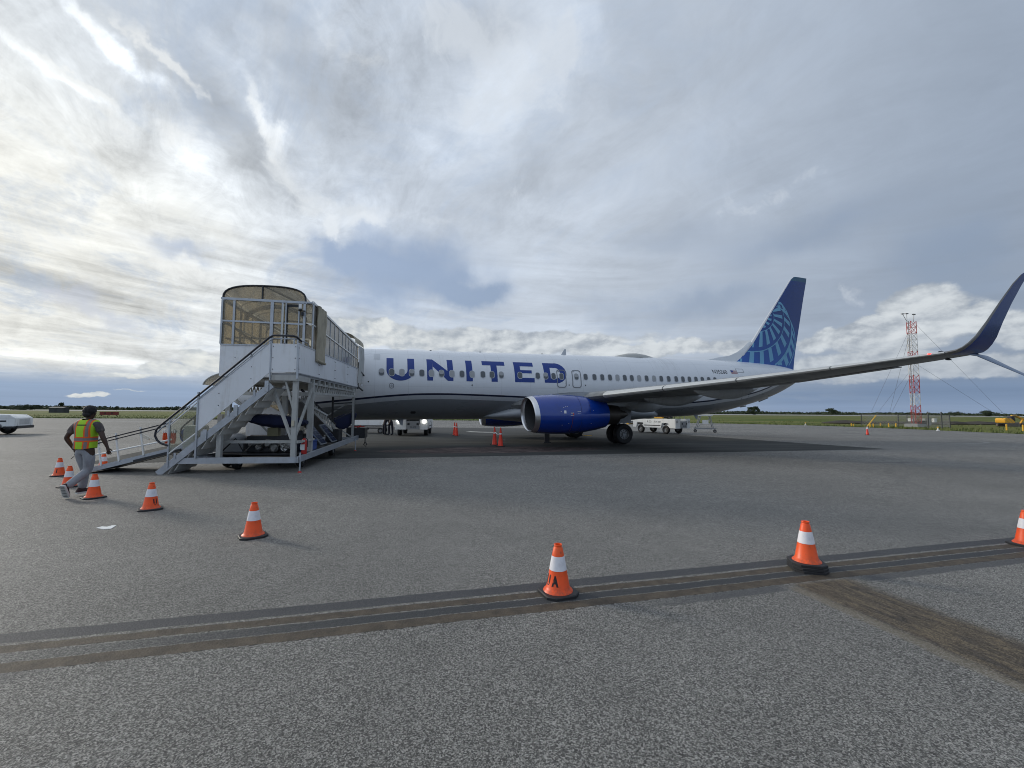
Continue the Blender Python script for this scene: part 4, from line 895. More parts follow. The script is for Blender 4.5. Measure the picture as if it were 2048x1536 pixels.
# bridge side glazing
mul = [1.16, 2.45, 3.0, 3.55, 4.1, 4.62, 5.12, 5.60, 6.06, 6.50, 6.92, 7.25]
for a in (-.03, -2.60):
    for b_ in mul: P('mullion', MB().bar((a, b_, 3.60), (a, b_, eave(b_)), .030 if b_ > 1.2 else .06, .04), GALV)
    P('side_eave_rail', MB().bar((a, 1.1, eave(1.1)), (a, 7.27, eave(7.27)), .06, .07), WHITE); P('side_middle_rail', MB().bar((a + (.012 if a > -1 else 0), 1.1, 4.36), (a + (.012 if a > -1 else 0), 7.27, 4.02), .035, .04), WHITE)
    for i in range(len(mul) - 1):
        b0, b1 = mul[i] + .016, mul[i + 1] - .016
        for lo in (0, 1):
            f0 = (lambda b_: 3.62) if lo else (lambda b_: 4.36 - (b_ - 1.1) * .0551 + .02); f1 = (lambda b_: 4.36 - (b_ - 1.1) * .0551 - .02) if lo else (lambda b_: eave(b_) - .03)
            P('side_pane' , MB().add([(a, b0, f0(b0)), (a, b1, f0(b1)), (a, b1, f1(b1)), (a, b0, f1(b0)), (a - .006, b0, f0(b0)), (a - .006, b1, f0(b1)), (a - .006, b1, f1(b1)), (a - .006, b0, f1(b0))], [(0, 1, 2, 3), (7, 6, 5, 4), (0, 4, 5, 1), (1, 5, 6, 2), (2, 6, 7, 3), (3, 7, 4, 0)]), CLEARP if a > -1 else TAN, smooth=0)
P('side_eave_close', MB().bar((-.24, 1.12, 5.04), (-.03, 1.12, 5.04), .05), GALV)
P('eave_flashing', MB().add([(-.25, 1.12, 5.06), (-.02, 1.12, 5.06), (-.02, 7.25, eave(7.25) + .035), (-.25, 7.25, eave(7.25) + .035)], [(0, 1, 2, 3)]), WHITE)
# inner diagonal braces seen through the sheets
for p0, p1 in (((-2.5, 1.2, 4.95), (-.4, 6.0, 3.7)), ((-2.5, 1.2, 4.35), (-1.3, 4.0, 3.0)), ((-2.56, 1.3, 3.9), (-2.56, 7.0, 3.85)), ((-2.5, 2.0, 4.9), (-2.5, 2.0, 3.6)), ((-2.5, 3.4, 4.8), (-2.5, 3.4, 3.6)), ((-.6, 5.0, 3.6), (-.6, 5.0, 4.6))): P('inner_brace', MB().bar(p0, p1, .05), DARK)
for k_, (b_, a0_, a1_, dz_) in enumerate(((1.9, -2.3, -.5, -.10), (2.9, -2.1, -.5, -.35), (4.2, -2.2, -.5, -.7))): P('inner_arch', MB().tube([((a0_ + a1_) / 2 - (a1_ - a0_) / 2 * math.cos(t), b_, 4.70 + dz_ + .45 * math.sin(t)) for t in [math.pi * j / 14 for j in range(15)]], .07 if k_ == 0 else .03, 8), DARK)
P('inner_handrail', MB().tube([(-2.35, 1.25, 3.92), (-1.0, 1.25, 3.90), (-.85, 1.3, 3.8)], .028, 8).tube([(-2.35, 1.25, 3.86), (-1.7, 2.0, 3.4)], .022, 8), RAILB)
P('inner_door_curtain', MB().box(-.78, -.40, 2.0, 2.05, 2.9, 4.0), mat('olive_cloth', (.07, .065, .045), .9, 0, .3, 5)); P('inner_tarp', MB().sphere((-.62, 2.3, 4.35), (.32, .1, .22), 12, 6), mat('grey_cloth', (.10, .10, .115), .9))
# folded canvas strip on the side wall
mb = MB(); cs = []
for k in range(11):
    t = k / 10; b_ = 1.42 + .84 * t; cs.append((.03 + .035 * abs(math.sin(t * 9.5)) + .02, b_))
rg = []
for j in range(15):
    z = 5.03 - j * (1.72 / 14); wv = .02 * math.sin(j * .9)
    rg.append([(x + .01 * math.sin(j * 1.3 + i * 1.1), b_ + wv + (i - 5) * .008 * math.sin(j * .4), z - .05 * (b_ - 1.4) + (.02 * math.sin(i * 1.7) if j == 14 else 0)) for i, (x, b_) in enumerate(cs)] + [(.012, b_ + wv, z - .05 * (b_ - 1.4)) for x, b_ in cs[::-1]])
P('canvas_strip', mb.loft(rg), CANVAS); P('canvas_roll_end', MB().tube([(.05, 1.42, 3.30), (.06, 2.20, 3.26)], .045, 10), CANVAS)
# docking hood at the aircraft
mb = MB(); rg = []
for k in range(9):
    b_ = 6.25 + k * .21; f_ = 1 + .02 * (k % 2); rg.append([(x * f_ - .05, b_ + max(0, x + 1.2) * .22, z) for x, _, z in arch(6.25, .50 * f_, -2.85, .06, 16, .0 + .02 * (k % 2))])
P('docking_hood', mb.loft(rg, False, False), CANVAS)
mb = MB(); rg = []
for k in range(9):
    b_ = 6.9 + k * .12; j = .05 * (k % 2); rg.append([(.02 + j, b_ + .25, 4.62), (.05 + j, b_ + .27, 4.1), (.03 + j, b_ + .26, 3.5), (.02 + j, b_ + .25, 2.95)])
P('hood_side_curtain', mb.loft(rg, False, False), mat('white_vinyl', (.50, .51, .50), .6, 0, .1, 4, (.25, .24, .2), .6))
P('hood_side_board', MB().box(-.02, .05, 7.75, 8.0, 2.85, 3.55), WPANEL); P('hood_frame', MB().bar((-.02, 7.35, 2.7), (-.02, 7.35, 3.9), .06).bar((-.02, 7.35, 3.6), (.1, 8.0, 3.35), .05).bar((-.02, 7.35, 2.8), (.05, 8.05, 2.65), .05), DARK)
# floor joists and warren truss
P('edge_beam', MB().box(-.06, -.01, .0, 7.25, 2.755, 2.775), GALV)
for i in range(13): P('joist', MB().box(-2.5 if i > 1 else -.7, -.02, .32 + i * .56, .40 + i * .56, 2.58, 2.69), STEEL)
for a in (-.10, -2.5):
    P('truss_lower_chord', MB().bar((a, 1.55, 2.26), (a, 7.0, 2.36), .07, .08), STEEL); P('truss_upper_chord', MB().bar((a, 1.3, 2.56), (a, 7.2, 2.57), .07, .07), STEEL); P('truss_end_post', MB().bar((a, 1.55, 2.26), (a, 1.50, 2.72), .05).bar((a, 7.0, 2.36), (a, 7.0, 2.72), .05), WHITE)
    for i in range(20):
        b_ = 1.62 + i * .27; P('truss_web', MB().bar((a, b_, 2.28 + (b_ - 1.6) * .018), (a, b_ + .135, 2.53), .030).bar((a, b_ + .135, 2.53), (a, b_ + .27, 2.28 + (b_ - 1.6) * .018), .030), STEEL)
P('landing_beam', MB().box(-.72, .0, -.01, .06, 2.55, 2.70).box(-.72, .0, 1.0, 1.06, 2.55, 2.70).box(-.06, .0, .06, 1.0, 2.55, 2.70), STEEL)
# columns and bracing
for a, b_, z0, z1, w_ in ((-.08, .12, .42, 2.56, .13), (-.06, 1.35, .42, 2.56, .16), (-2.02, .15, .42, 1.60, .12), (-.95, 1.7, .42, 2.5, .14), (-2.45, 1.4, .42, 2.7, .14), (-1.45, 4.8, .42, 2.2, .12), (-.08, 6.9, .45, 2.36, .08), (-2.45, 6.5, .45, 2.3, .12), (-2.48, 3.6, .45, 2.3, .12)): P('column', MB().box(a - w_ / 2, a + w_ / 2, b_ - .06, b_ + .06, z0, z1), STEEL)
for p0, p1, w_ in (((-.80, .35, 2.42), (-.14, .12, .92), .07), ((-.35, .10, 2.56), (-.12, .10, 1.75), .05), ((-.02, 1.35, 2.45), (-.12, .35, 1.0), .06), ((-.95, 1.7, 2.3), (1.1 * 0 - .1, 3.2, 1.55), .06)): P('brace', MB().bar(p0, p1, w_), STEEL)
P('cross_beam', MB().box(-2.3, .02, 1.28, 1.36, 2.17, 2.28), STEEL); P('cross_beam', MB().box(-2.1, .02, .45, .52, .78, .86), STEEL); P('cross_beam', MB().box(-.02, .04, .10, 1.5, .80, .86), STEEL)
# inner switchback ramp seen below the bridge
for a in (-.5, -1.3):
    P('inner_ramp_chord', MB().bar((a, 1.8, 2.05), (a, 5.8, .75), .06, .09), STEEL); P('inner_ramp_chord', MB().bar((a, 1.8, 2.38), (a, 5.8, 1.15), .05, .06), DARK)
    for i in range(14):
        t = i / 14; b_ = 1.8 + 4 * t; P('inner_ramp_web', MB().bar((a, b_, 2.07 - 1.3 * t), (a, b_ + .14, 2.33 - 1.23 * t), .03).bar((a, b_ + .14, 2.33 - 1.23 * t), (a, b_ + .285, 2.0 - 1.3 * t), .03), STEEL)
P('inner_ramp_deck', MB().bar((-.9, 1.8, 2.02), (-.9, 5.8, .74), .8, .03), GREYP)
P('skirt_panel', MB().add([(-2.3, 2.2, .9), (-1.1, 2.2, .75), (-1.1, 2.2, 1.55), (-1.6, 2.2, 1.85), (-2.3, 2.2, 1.70), (-2.3, 2.23, .9), (-1.1, 2.23, .75), (-1.1, 2.23, 1.55), (-1.6, 2.23, 1.85), (-2.3, 2.23, 1.70)], [(0, 1, 2, 3, 4), (9, 8, 7, 6, 5), (0, 5, 6, 1), (1, 6, 7, 2), (2, 7, 8, 3), (3, 8, 9, 4), (4, 9, 5, 0)]), WPANEL)
P('lower_tan_pane', MB().add([(-2.1, 1.9, 1.75), (-1.15, 2.6, 1.75), (-1.15, 2.6, 2.15), (-1.7, 1.9, 2.25)], [(0, 1, 2, 3)]), TAN, smooth=0); P('lower_tan_pane', MB().box(-2.4, -1.7, 4.0, 4.02, .9, 1.9), TAN)
P('dark_frame', MB().bar((-.75, 6.2, .5), (-.75, 6.2, 2.3), .07).bar((-.05, 6.95, .5), (-.05, 6.95, 2.3), .05).bar((-.75, 6.2, 2.0), (-.05, 6.95, 2.08), .05).bar((-.75, 6.2, 1.75), (-.05, 6.95, 1.78), .04).bar((-.75, 6.2, 1.3), (-.05, 6.95, 1.7), .03), DARK)
# chassis
P('chassis_front_beam', MB().box(-3.0, .07, -.02, .10, .27, .43), GALV); P('chassis_side_beam', MB().add([(.0, -.02, .27), (.09, -.02, .27), (.09, -.02, .43), (.0, -.02, .43), (.0, 7.3, .44), (.09, 7.3, .44), (.09, 7.3, .62), (.0, 7.3, .62)], [(0, 1, 2, 3), (7, 6, 5, 4), (0, 4, 5, 1), (1, 5, 6, 2), (2, 6, 7, 3), (3, 7, 4, 0)]), GALV)
P('chassis_side_beam', MB().box(-2.62, -2.53, .12, 7.3, .32, .46), GALV); P('chassis_rear_beam', MB().box(-2.5, -.02, 7.15, 7.28, .42, .56), GALV)
for b_ in (1.2, 2.6, 4.0, 5.6): P('chassis_cross_beam', MB().box(-2.5, -.02, b_, b_ + .08, .33, .42), DARK)
P('chassis_plate', MB().box(-2.5, -.02, .5, 6.9, .455, .47), DARK)
for c_, r_ in (((-1.9, .9, .21), .21), ((-.25, 1.25, .23), .23), ((-.35, 4.8, .20), .20), ((-2.3, 4.8, .21), .21), ((-2.45, 1.5, .21), .21)): wheel('chassis_wheel', c_, r_, .16, stairs, 'x')
for a, b_ in ((.13, .05), (.12, 6.6)):
    j = P('jack_leg', MB().tube([(a, b_, .03), (a, b_, .55)], .022, 8), GALV); MB().lathe([(.01, .05), (.03, .045), (.06, .0), (.0, .0)], (a, b_, 0), 'z', 12).build('jack_foot', RED, j)
# flight of steps
def sz(a): return 1.50 + .885 * (a + 1.70)
for b_ in (-.02, .98): P('stringer', MB().bar((-3.42, b_, sz(-3.42) + .03), (-.66, b_, sz(-.66)), .05, .17 if b_ < .5 else .10), GALV)
N = 12
for i in range(N):
    a0 = -3.28 + i * (2.56 / N); z0 = sz(a0) + .06; st = P('step', MB().box(a0 - .02, a0 + .24, .01, .95, z0 + .10, z0 + .125), GREYP)
    MB().add([(a0 + .22, .01, z0 + .10), (a0 + .235, .01, z0 + .10), (a0 + .235, .95, z0 + .10), (a0 + .22, .95, z0 + .10), (a0 + .02, .01, z0 - .26), (a0 + .035, .01, z0 - .26), (a0 + .035, .95, z0 - .26), (a0 + .02, .95, z0 - .26)], [(0, 1, 2, 3), (7, 6, 5, 4), (0, 4, 5, 1), (1, 5, 6, 2), (2, 6, 7, 3), (3, 7, 4, 0)]).build('riser', mat('riser_white', (.66, .65, .61), .5, 0, .1, 3, (.2, .18, .14), .5), st)
    P('bracket', MB().bar((a0 + .05, -.05, sz(a0) + .12), (a0 + .05, -.05, sz(a0) + .28), .05, .02), GALV) if i % 3 == 1 else None
w_ = P('stair_panel', MB().prism([(-2.50, 1.13), (-.735, 2.76), (-.735, 3.58), (-2.50, 1.98)], -.05, -.025), WPANEL); bolts([(a, -.053, .925 * (a + 2.5) + 1.13 + d_) for a in (-2.0, -1.2) for d_ in (.25, .58)], w_)
P('stair_panel_edge', MB().bar((-2.5, -.04, 1.99), (-.73, -.04, 3.595), .03, .02), GALV)
P('stair_post', MB().box(-2.53, -2.49, -.07, -.02, .42, 2.20), GALV); P('stair_post', MB().box(-3.20, -3.165, -.07, -.02, .18, 1.50), GALV); P('stair_post', MB().box(-1.25, -1.21, -.02, .02, 2.9, 3.28), GALV)
for a in (-2.3, -1.55, -.78): P('stanchion', MB().box(a - .05, a + .05, -.075, -.052, sz(a) - .08, sz(a) + .22), GALV)
P('lower_rail', MB().tube([(-3.18, -.045, 1.31), (-2.51, -.045, 1.94)], .02, 8), WHITE); P('foot_rail', MB().tube([(-3.18, -.045, .54), (-2.51, -.045, 1.10)], .02, 8), WHITE)
P('clear_panel', MB().prism([(-3.16, .58), (-2.53, 1.13), (-2.53, 1.88), (-3.16, 1.27)], -.045, -.038), CLEAR)
def hr(z_): return 1.30 + (z_ + 3.42) * .925
pts = [(-.02, .25, 3.70), (-.06, .0, 3.78), (-.14, -.06, 3.80), (-.66, -.06, 3.80), (-.76, -.06, 3.74), (-2.0, -.06, 2.58), (-3.40, -.06, 1.30), (-3.50, -.06, 1.18), (-3.52, -.06, 1.02), (-3.46, -.06, .90), (-3.36, -.06, .82), (-3.18, -.06, .76)]
P('handrail', MB().tube(pts, .028, 10), RAILB); P('handrail_under', MB().tube([(p[0] + .03, p[1], p[2] - .07) for p in pts[3:8]], .016, 8), GALV); P('landing_rail', MB().tube([(-.06, 1.05, 3.55), (-.06, .9, 3.74), (-.06, .1, 3.74), (-.10, -.02, 3.72), (-.66, -.04, 3.72)], .018, 8).tube([(-.12, -.03, 3.58), (-.12, -.03, 3.72)], .018, 8), GALV)
pr_ = [(p[0], 1.0, p[2]) for p in pts[4:]]; P('rear_handrail', MB().tube(pr_, .025, 8), RAILB)
P('rear_post', MB().box(-2.52, -2.49, .98, 1.02, .9, 2.1).box(-3.2, -3.17, .98, 1.02, .2, 1.4), GALV)
P('white_cabinet', MB().box(-3.02, -2.62, .25, .75, .44, 1.28), mat('cabinet_white', (.50, .52, .48), .5, 0, .05, 2, (.2, .2, .15), .5), bevel=.02)
P('grey_machine', MB().sphere((-2.5, 1.4, .95), (.25, .2, .22), 12, 8).sphere((-2.2, 1.4, .85), (.3, .25, .18), 12, 8).box(-2.75, -1.9, 1.2, 1.6, .48, .80), GREYP)
P('platform_frame', MB().bar((-3.2, 1.0, 1.45), (-2.1, 1.0, 1.45), .03).bar((-3.15, 1.0, .5), (-3.15, 1.0, 1.45), .03), DARK)
# lower canopy on the far side of the stairs
mb = MB(); rg = []
for b_ in (2.0, 3.6):
    rg.append([(-2.62 - 1.0 * math.sin(t) * .92, b_, 2.45 + .48 * math.cos(t)) for t in [i * .16 for i in range(10)]])
P('lower_canopy', mb.loft(rg, False, False), TAN); P('lower_canopy_rib', MB().tube(rg[0], .022, 6), STEEL); P('lower_canopy_rib', MB().tube(rg[1], .022, 6), STEEL)
mb = MB(); mb.add(rg[0] + [(-2.62, 2.0, 2.5)], [(i, i + 1, 10) for i in range(9)]); P('lower_canopy_end', mb, TAN)
P('lower_canopy_post', MB().box(-3.02, -2.98, 2.0, 2.04, .5, 2.6), STEEL)
for a in (-3.15, -2.9): P('lower_canopy_pane', MB().box(a, a + .2, 2.02, 2.03, 1.75, 2.5), TAN) if a < -3 else None
# access ramp
def rz_(a): return .0 + (a + 5.45) * .265
def rbox(a0, a1, b0, b1, t0, t1): return [(a, b_, rz_(a) + t) for a in (a0, a1) for b_ in (b0, b1) for t in (t0, t1)]
BF = [(0, 1, 3, 2), (4, 6, 7, 5), (0, 4, 5, 1), (2, 3, 7, 6), (0, 2, 6, 4), (1, 5, 7, 3)]
RB0, RB1 = .35, 1.45
P('ramp_deck', MB().add(rbox(-5.45, -3.0, RB0 + .04, RB1 - .04, .005, .04), BF), GREYP); P('ramp_kerb', MB().add(rbox(-5.48, -3.0, RB0, RB0 + .035, -.01, .12), BF), GALV); P('ramp_kerb', MB().add(rbox(-5.48, -3.0, RB1 - .035, RB1, -.01, .12), BF), GALV)
for b_ in (RB0 - .01,):
    for a in (-5.08, -4.65, -4.05, -3.4): P('ramp_post', MB().bar((a + .02, b_, rz_(a) + .10), (a - .10, b_, rz_(a) + .86), .035), WHITE if b_ < 1 else GALV)
    P('ramp_handrail', MB().tube([(-5.20, b_ - .03, rz_(-5.2) + .80), (-3.55, b_ - .03, rz_(-3.55) + .82), (-3.3, b_ - .03, rz_(-3.3) + .83)], .020, 8), RAILB); P('ramp_lower_handrail', MB().tube([(-5.20, b_ - .03, rz_(-5.2) + .72), (-3.5, b_ - .03, rz_(-3.5) + .74)], .018, 8), RAILB)
    P('ramp_middle_rail', MB().tube([(-5.28, b_, rz_(-5.25) + .42), (-3.35, b_, rz_(-3.35) + .34)], .022, 8), WHITE)
P('ramp_hinge_plate', MB().add(rbox(-4.25, -3.1, RB0 - .06, RB0 - .02, -.04, .03), BF), DARK); P('ramp_platform', MB().box(-3.1, -2.4, .35, 1.45, .40, .44), GREYP)
for p0, p1 in (((-3.55, .8, .42), (-2.6, .6, .30)), ((-3.3, .4, .12), (-2.5, .4, .40)), ((-3.2, 1.2, .30), (-2.4, 1.3, .36))): P('tow_bar', MB().tube([p0, p1], .04, 8), GREYP)
P('hose_loop', MB().tube([(-4.75 + .75 * (1 - math.cos(t)), 1.2, rz_(-4.4) + .62 + .13 * math.sin(t * 2.0 + 1.2) * (1 if t < 3 else .7) - .02 * t) for t in [i * .3 for i in range(-3, 6)]], .022, 8), mat('cream_hose', (.55, .52, .45), .6))
# tongue, coupling, and machinery
P('drawbar_box', MB().box(-.45, .35, 7.3, 7.9, .50, .95), DARK, bevel=.02); P('drawbar_hook', MB().tube([(.28, 7.75, .5), (.28, 7.75, .30), (.36, 7.75, .2), (.30, 7.75, .10), (.22, 7.75, .18), (.28, 7.75, .30)], .025, 8), DARK)
P('red_lever', MB().bar((-.3, 7.5, .99), (.3, 7.5, 1.01), .03).bar((0, 7.4, .97), (.1, 7.6, 1.05), .03), RED)
for k, (b_, a) in enumerate(((1.95, -.10), (3.2, -.10))):
    s_ = P('solar_panel', MB().add([(a + .10, b_ + 1.02, .60), (a + .10, b_ + .42, .60), (a - .25, b_ + .0, 1.22), (a - .25, b_ + .6, 1.22), (a + .07, b_ + 1.02, .58), (a + .07, b_ + .42, .58), (a - .28, b_ + .0, 1.20), (a - .28, b_ + .6, 1.20)], [(0, 1, 2, 3), (7, 6, 5, 4), (0, 4, 5, 1), (1, 5, 6, 2), (2, 6, 7, 3), (3, 7, 4, 0)]), mat('solar_frame', (.42, .45, .48), .35, .7, .05, 4), smooth=0)
    o0, u_, v_ = Vector((a + .102, b_ + .42, .60)), Vector((0, .60, 0)), Vector((-.35, -.42, .62))
    nrm = u_.cross(v_).normalized(); nrm = nrm if nrm.x > 0 else -nrm
    for i in range(4):
        for j in range(2):
            q = [o0 + u_ * (.06 + .45 * j + du) + v_ * (.04 + .235 * i + dv) + nrm * .006 for du, dv in ((0, 0), (.43, 0), (.43, .22), (0, .22))]
            MB().add(q, [(0, 1, 2, 3)]).build('solar_cell', mat('solar_cell', (.01, .018, .05), .15, 0, .1, 6), s_, smooth=0)
mb = MB()
for c_, r_ in (((-1.1, 1.0, .72), .10), ((-.9, .95, .60), .12), ((-1.35, 1.0, .62), .09), ((-.55, 1.0, .66), .11), ((-1.6, 1.1, .70), .08)): mb.lathe([(.01, -.12), (r_ * .6, -.12), (r_, -.08), (r_, .04), (r_ * .5, .06), (.01, .10)], c_, 'y', 14)
mb.tube([(-1.3, .9, .65), (-1.1, .85, .85), (-.8, .9, .8), (-.6, .9, .5)], .025, 8).tube([(-1.7, .9, .5), (-1.5, .85, .72), (-1.2, .9, .75)], .02, 8).tube([(-.9, .85, .5), (-.7, .8, .75), (-.45, .85, .6)], .018, 8)
P('hydraulic_pump', mb, mat('pump_metal', (.22, .22, .21), .4, .6, .4, 12)); P('pump_housing', MB().box(-1.75, -.35, 1.05, 1.6, .48, .95), DARK, bevel=.02); P('control_box', MB().box(-1.15, -.85, 1.0, 1.2, .95, 1.2), mat('olive_box', (.16, .15, .08), .6)); P('valve_handle', MB().lathe([(.03, -.01), (.10, -.01), (.10, .01), (.03, .01)], (-.62, .9, .62), 'y', 14), WHITE)
P('switch_box', MB().box(-.13, -.06, .02, .06, 1.28, 1.44), mat('cream_box', (.5, .45, .35), .5))
for a_, b_, w_, d_, h_ in ((-1.9, 2.4, .5, .5, .45), (-1.2, 3.0, .6, .5, .55), (-.9, 4.2, .5, .7, .40), (-2.1, 3.6, .4, .8, .60), (-.5, 5.6, .5, .6, .50)): P('dark_filler_box', MB().box(a_ - w_ / 2, a_ + w_ / 2, b_ - d_ / 2, b_ + d_ / 2, .475, .475 + h_), DARK, bevel=.02)  # plain dark boxes added to darken the space under the bridge
for p0, p1 in (((-2.4, 1.4, 2.2), (-1.0, 1.7, .6)), ((-2.4, 3.6, 2.2), (-2.4, 6.5, .6)), ((-2.4, 6.5, 2.2), (-.15, 6.9, .6)), ((-.1, 6.9, 2.2), (-2.4, 6.5, .6)), ((-1.45, 4.8, 2.1), (-2.4, 3.6, .6)), ((-2.45, 1.4, .6), (-2.45, 3.6, 2.2))): P('brace', MB().bar(p0, p1, .05), STEEL)
P('cable_run', MB().tube([(-2.3, .8, .5), (-1.9, .75, .9), (-1.7, .8, .52)], .02, 6).tube([(-1.0, 2.0, 2.1), (-.95, 1.9, 1.4), (-.8, 1.6, 1.0)], .02, 6), BLACK)
# loose things carried on the chassis: their own objects
def sagcloth(name, p0, p1, w, sag, h, label, cat):
    mb = MB(); rg = []; p0, p1 = Vector(p0), Vector(p1)
    for i in range(17):
        t = i / 16; c_ = p0.lerp(p1, t); s_ = math.sin(math.pi * t) ** .7; rg.append([c_ + Vector((0, w * math.cos(a) * (.4 + .6 * s_), (-sag * s_ * (.5 - .5 * math.sin(a) + .0) if math.sin(a) < 0 else 0) + h * math.sin(a) * (.35 + .65 * s_) * .5 + .012 * math.sin(i * 2.1 + a * 3))) for a in (2 * math.pi * k / 14 for k in range(14))])
    return mb.loft(rg).build(name, NAVY, None, label=label, category=cat)
sagcloth('tarpaulin', SW(-1.82, 1.0, 1.52), SW(-.10, 1.2, 1.36), .3, .10, .30, 'dark navy tarpaulin slung like a hammock between the columns under the boarding stairs', 'tarpaulin')
sagcloth('tarpaulin', SW(-.75, 6.3, 1.3), SW(-.02, 7.2, 1.55), .2, .35, .30, 'dark navy cloth hanging in the black frame at the airliner end of the stairs', 'tarpaulin')
t_ = thing('storage_box', 'bright blue storage box on the stair chassis beside the solar panels', 'box', SW(-.36, 1.78, .47), SR)
MB().box(-.28, .28, -.35, .35, 0, .26).build('box_body', BLUEP, t_, bevel=.015); MB().box(-.29, .29, -.36, .36, .262, .31).build('box_lid', BLUEP, t_, bevel=.01)
t_ = thing('fire_extinguisher', 'red fire extinguisher standing between the two front columns of the boarding stairs', 'fire extinguisher', SW(.0, .72, .45), SR)
MB().lathe([(.0, .0), (.075, .0), (.08, .03), (.08, .36), (.05, .43), (.02, .46), (0, .46)], (0, 0, 0), 'z', 16).build('cylinder', RED, t_); MB().tube([(0, 0, .46), (0, 0, .50), (.05, 0, .52)], .015, 6).build('valve', DARK, t_); MB().tube([(.02, 0, .48), (.09, 0, .42), (.1, 0, .2)], .012, 6).build('hose', DARK, t_); MB().box(-.082, .04, -.083, -.078, .12, .28).build('sticker', WHITE, t_)
t_ = thing('orange_bag', 'orange folded bag with white fringe hanging on the ramp rail of the stairs', 'bag', SW(-4.02, 1.35, .74), SR)
mb = MB()
for k in range(6): mb.sphere((-.14 + k * .055, 0, .15), (.036, .06, .19), 8, 8)
mb.build('bag_body', mat('bag_orange', (.55, .06, .01), .6, 0, .3, 12), t_)
mb = MB()
for k in range(7): mb.box(-.17 + k * .053, -.145 + k * .053, -.05, .05, .29, .38 + .02 * (k % 2))
mb.build('fringe', WHITE, t_)
t_ = thing('rope_coil', 'blue hose coil hung on the stair post above the ramp platform', 'hose', SW(-3.36, 1.0, .75), SR)
mb = MB()
for k in range(4): mb.tube([(.16 * math.cos(a) + k * .015, k * .02, .22 + .20 * math.sin(a)) for a in [i * .4 for i in range(17)]], .018, 6)
mb.build('coil', BLUEP, t_); MB().box(-.04, .10, .0, .12, .06, .30).build('bundle', DARK, t_)
# ---------------------------------------------------------------- traffic cones
LET = mat('stencil_black', (.012, .010, .012), .6)
def cone_r(z): return .118 - (z - .03) * (.118 - .040) / (.455 - .03)
def make_cone(label, letters=None, lang=0.0):
    t = thing('traffic_cone', label, 'traffic cone', group='orange and white traffic cones on the apron')
    w, c_ = .170, .068; base = [(-w, -w + c_), (-w + c_, -w), (w - c_, -w), (w, -w + c_), (w, w - c_), (w - c_, w), (-w + c_, w), (-w, w - c_)]
    b_ = MB().loft([[(x, y, 0) for x, y in base], [(x, y, .022) for x, y in base], [(x * .96, y * .96, .030) for x, y in base]]).build('base', BLACK, t)
    MB().lathe([(.142, .030), (.138, .038), (.124, .050), (cone_r(.07), .07), (cone_r(.225), .225)], n=40).build('cone_body', ORANGE, t)
    MB().lathe([(cone_r(.225) + .0, .2252), (cone_r(.226) + .0018, .227), (cone_r(.352) + .0018, .352), (cone_r(.3525), .353)], n=40).build('reflective_band', REFL, t)
    MB().lathe([(cone_r(.3535), .3535), (cone_r(.43), .425), (.040, .430), (.036, .436), (.036, .446), (.041, .452), (.038, .460), (.030, .458), (.028, .40)], n=40).build('cone_top', ORANGE, t)
    for s_, da in (letters or []):
        me = text_mesh(s_, .105, LET, 'stencil_letter', 0, .006, .80)
        for v in me.vertices:
            x, z = v.co.x, .135 + v.co.y * 1.15; r_ = cone_r(z) + .0015; th_ = lang + da + x / r_; v.co = (r_ * math.sin(th_), -r_ * math.cos(th_), z)
        link('stencil_letter', me, t)
    return t
def facing(x, y): return math.atan2(-x, y) if 0 else math.atan2(-(0 - x), (y - 0)) * -1
c_plain = make_cone('plain orange and white cone between the lettered U cone and the nearest UA cone')
cones = [ground(1116, 1186), ground(1614, 1138), (6.86, 5.83, 0), ground(506, 1073), ground(301, 1019), ground(187, 996), ground(137, 974), ground(118, 952), ground(206, 938)]
c_plain.location = cones[3]; c_plain.rotation_euler = (0, 0, R(38))
def yaw_to_cam(p): return math.atan2(p[0], p[1]) * -1
c = make_cone('nearest orange and white cone stencilled UA, standing on the sealed joint mid foreground', [('U', -.98), ('A', -.12)], -.16); c.location = cones[0]; c.rotation_euler = (0, 0, yaw_to_cam(cones[0]) + R(0))
for ch in c.children:
    if ch.name.startswith('base'): ch.rotation_euler = (0, 0, R(28))
dup(c_plain, (cones[1][0], cones[1][1], .064), R(-18), 'orange and white cone topping the stack of three beside the brown track')
for k, z in enumerate((.032, 0)):
    s_ = thing('traffic_cone', ('black based cone nested in the middle of the stack of three', 'black based cone at the bottom of the stack of three')[k], 'traffic cone', (cones[1][0] + .004 * k, cones[1][1] - .004, z), R(-18 + 3 * (k + 1)), 'orange and white traffic cones on the apron')
    for ch in c_plain.children:
        if ch.name.startswith('base'): q = ch.copy(); COL.objects.link(q); q.parent = s_
    MB().lathe([(.100, .026), (cone_r(.12) * .80, .12), (.030, .40)], n=24).build('cone_body', ORANGE, s_)
dup(c_plain, cones[2], R(20), 'orange and white cone cut off by the right edge of the photo')
c = make_cone('orange and white cone stencilled with a black U in front of the stair ramp', [('U', .62)], .0); c.location = cones[4]; c.rotation_euler = (0, 0, yaw_to_cam(cones[4]))
for p_, a, lb in ((cones[5], 60, 'orange and white cone just right of the walking person and before the ramp tip'), (cones[6], 75, 'orange and white cone partly hidden behind the legs of the walking man'), (cones[8], 20, 'orange and white cone half hidden behind the low end of the ramp')): dup(c_plain, p_, R(a), lb)
c = make_cone('leftmost orange and white cone with a small black letter, left of the walking man', [('I', -.5)], 0.0); c.location = cones[7]; c.rotation_euler = (0, 0, yaw_to_cam(cones[7]))
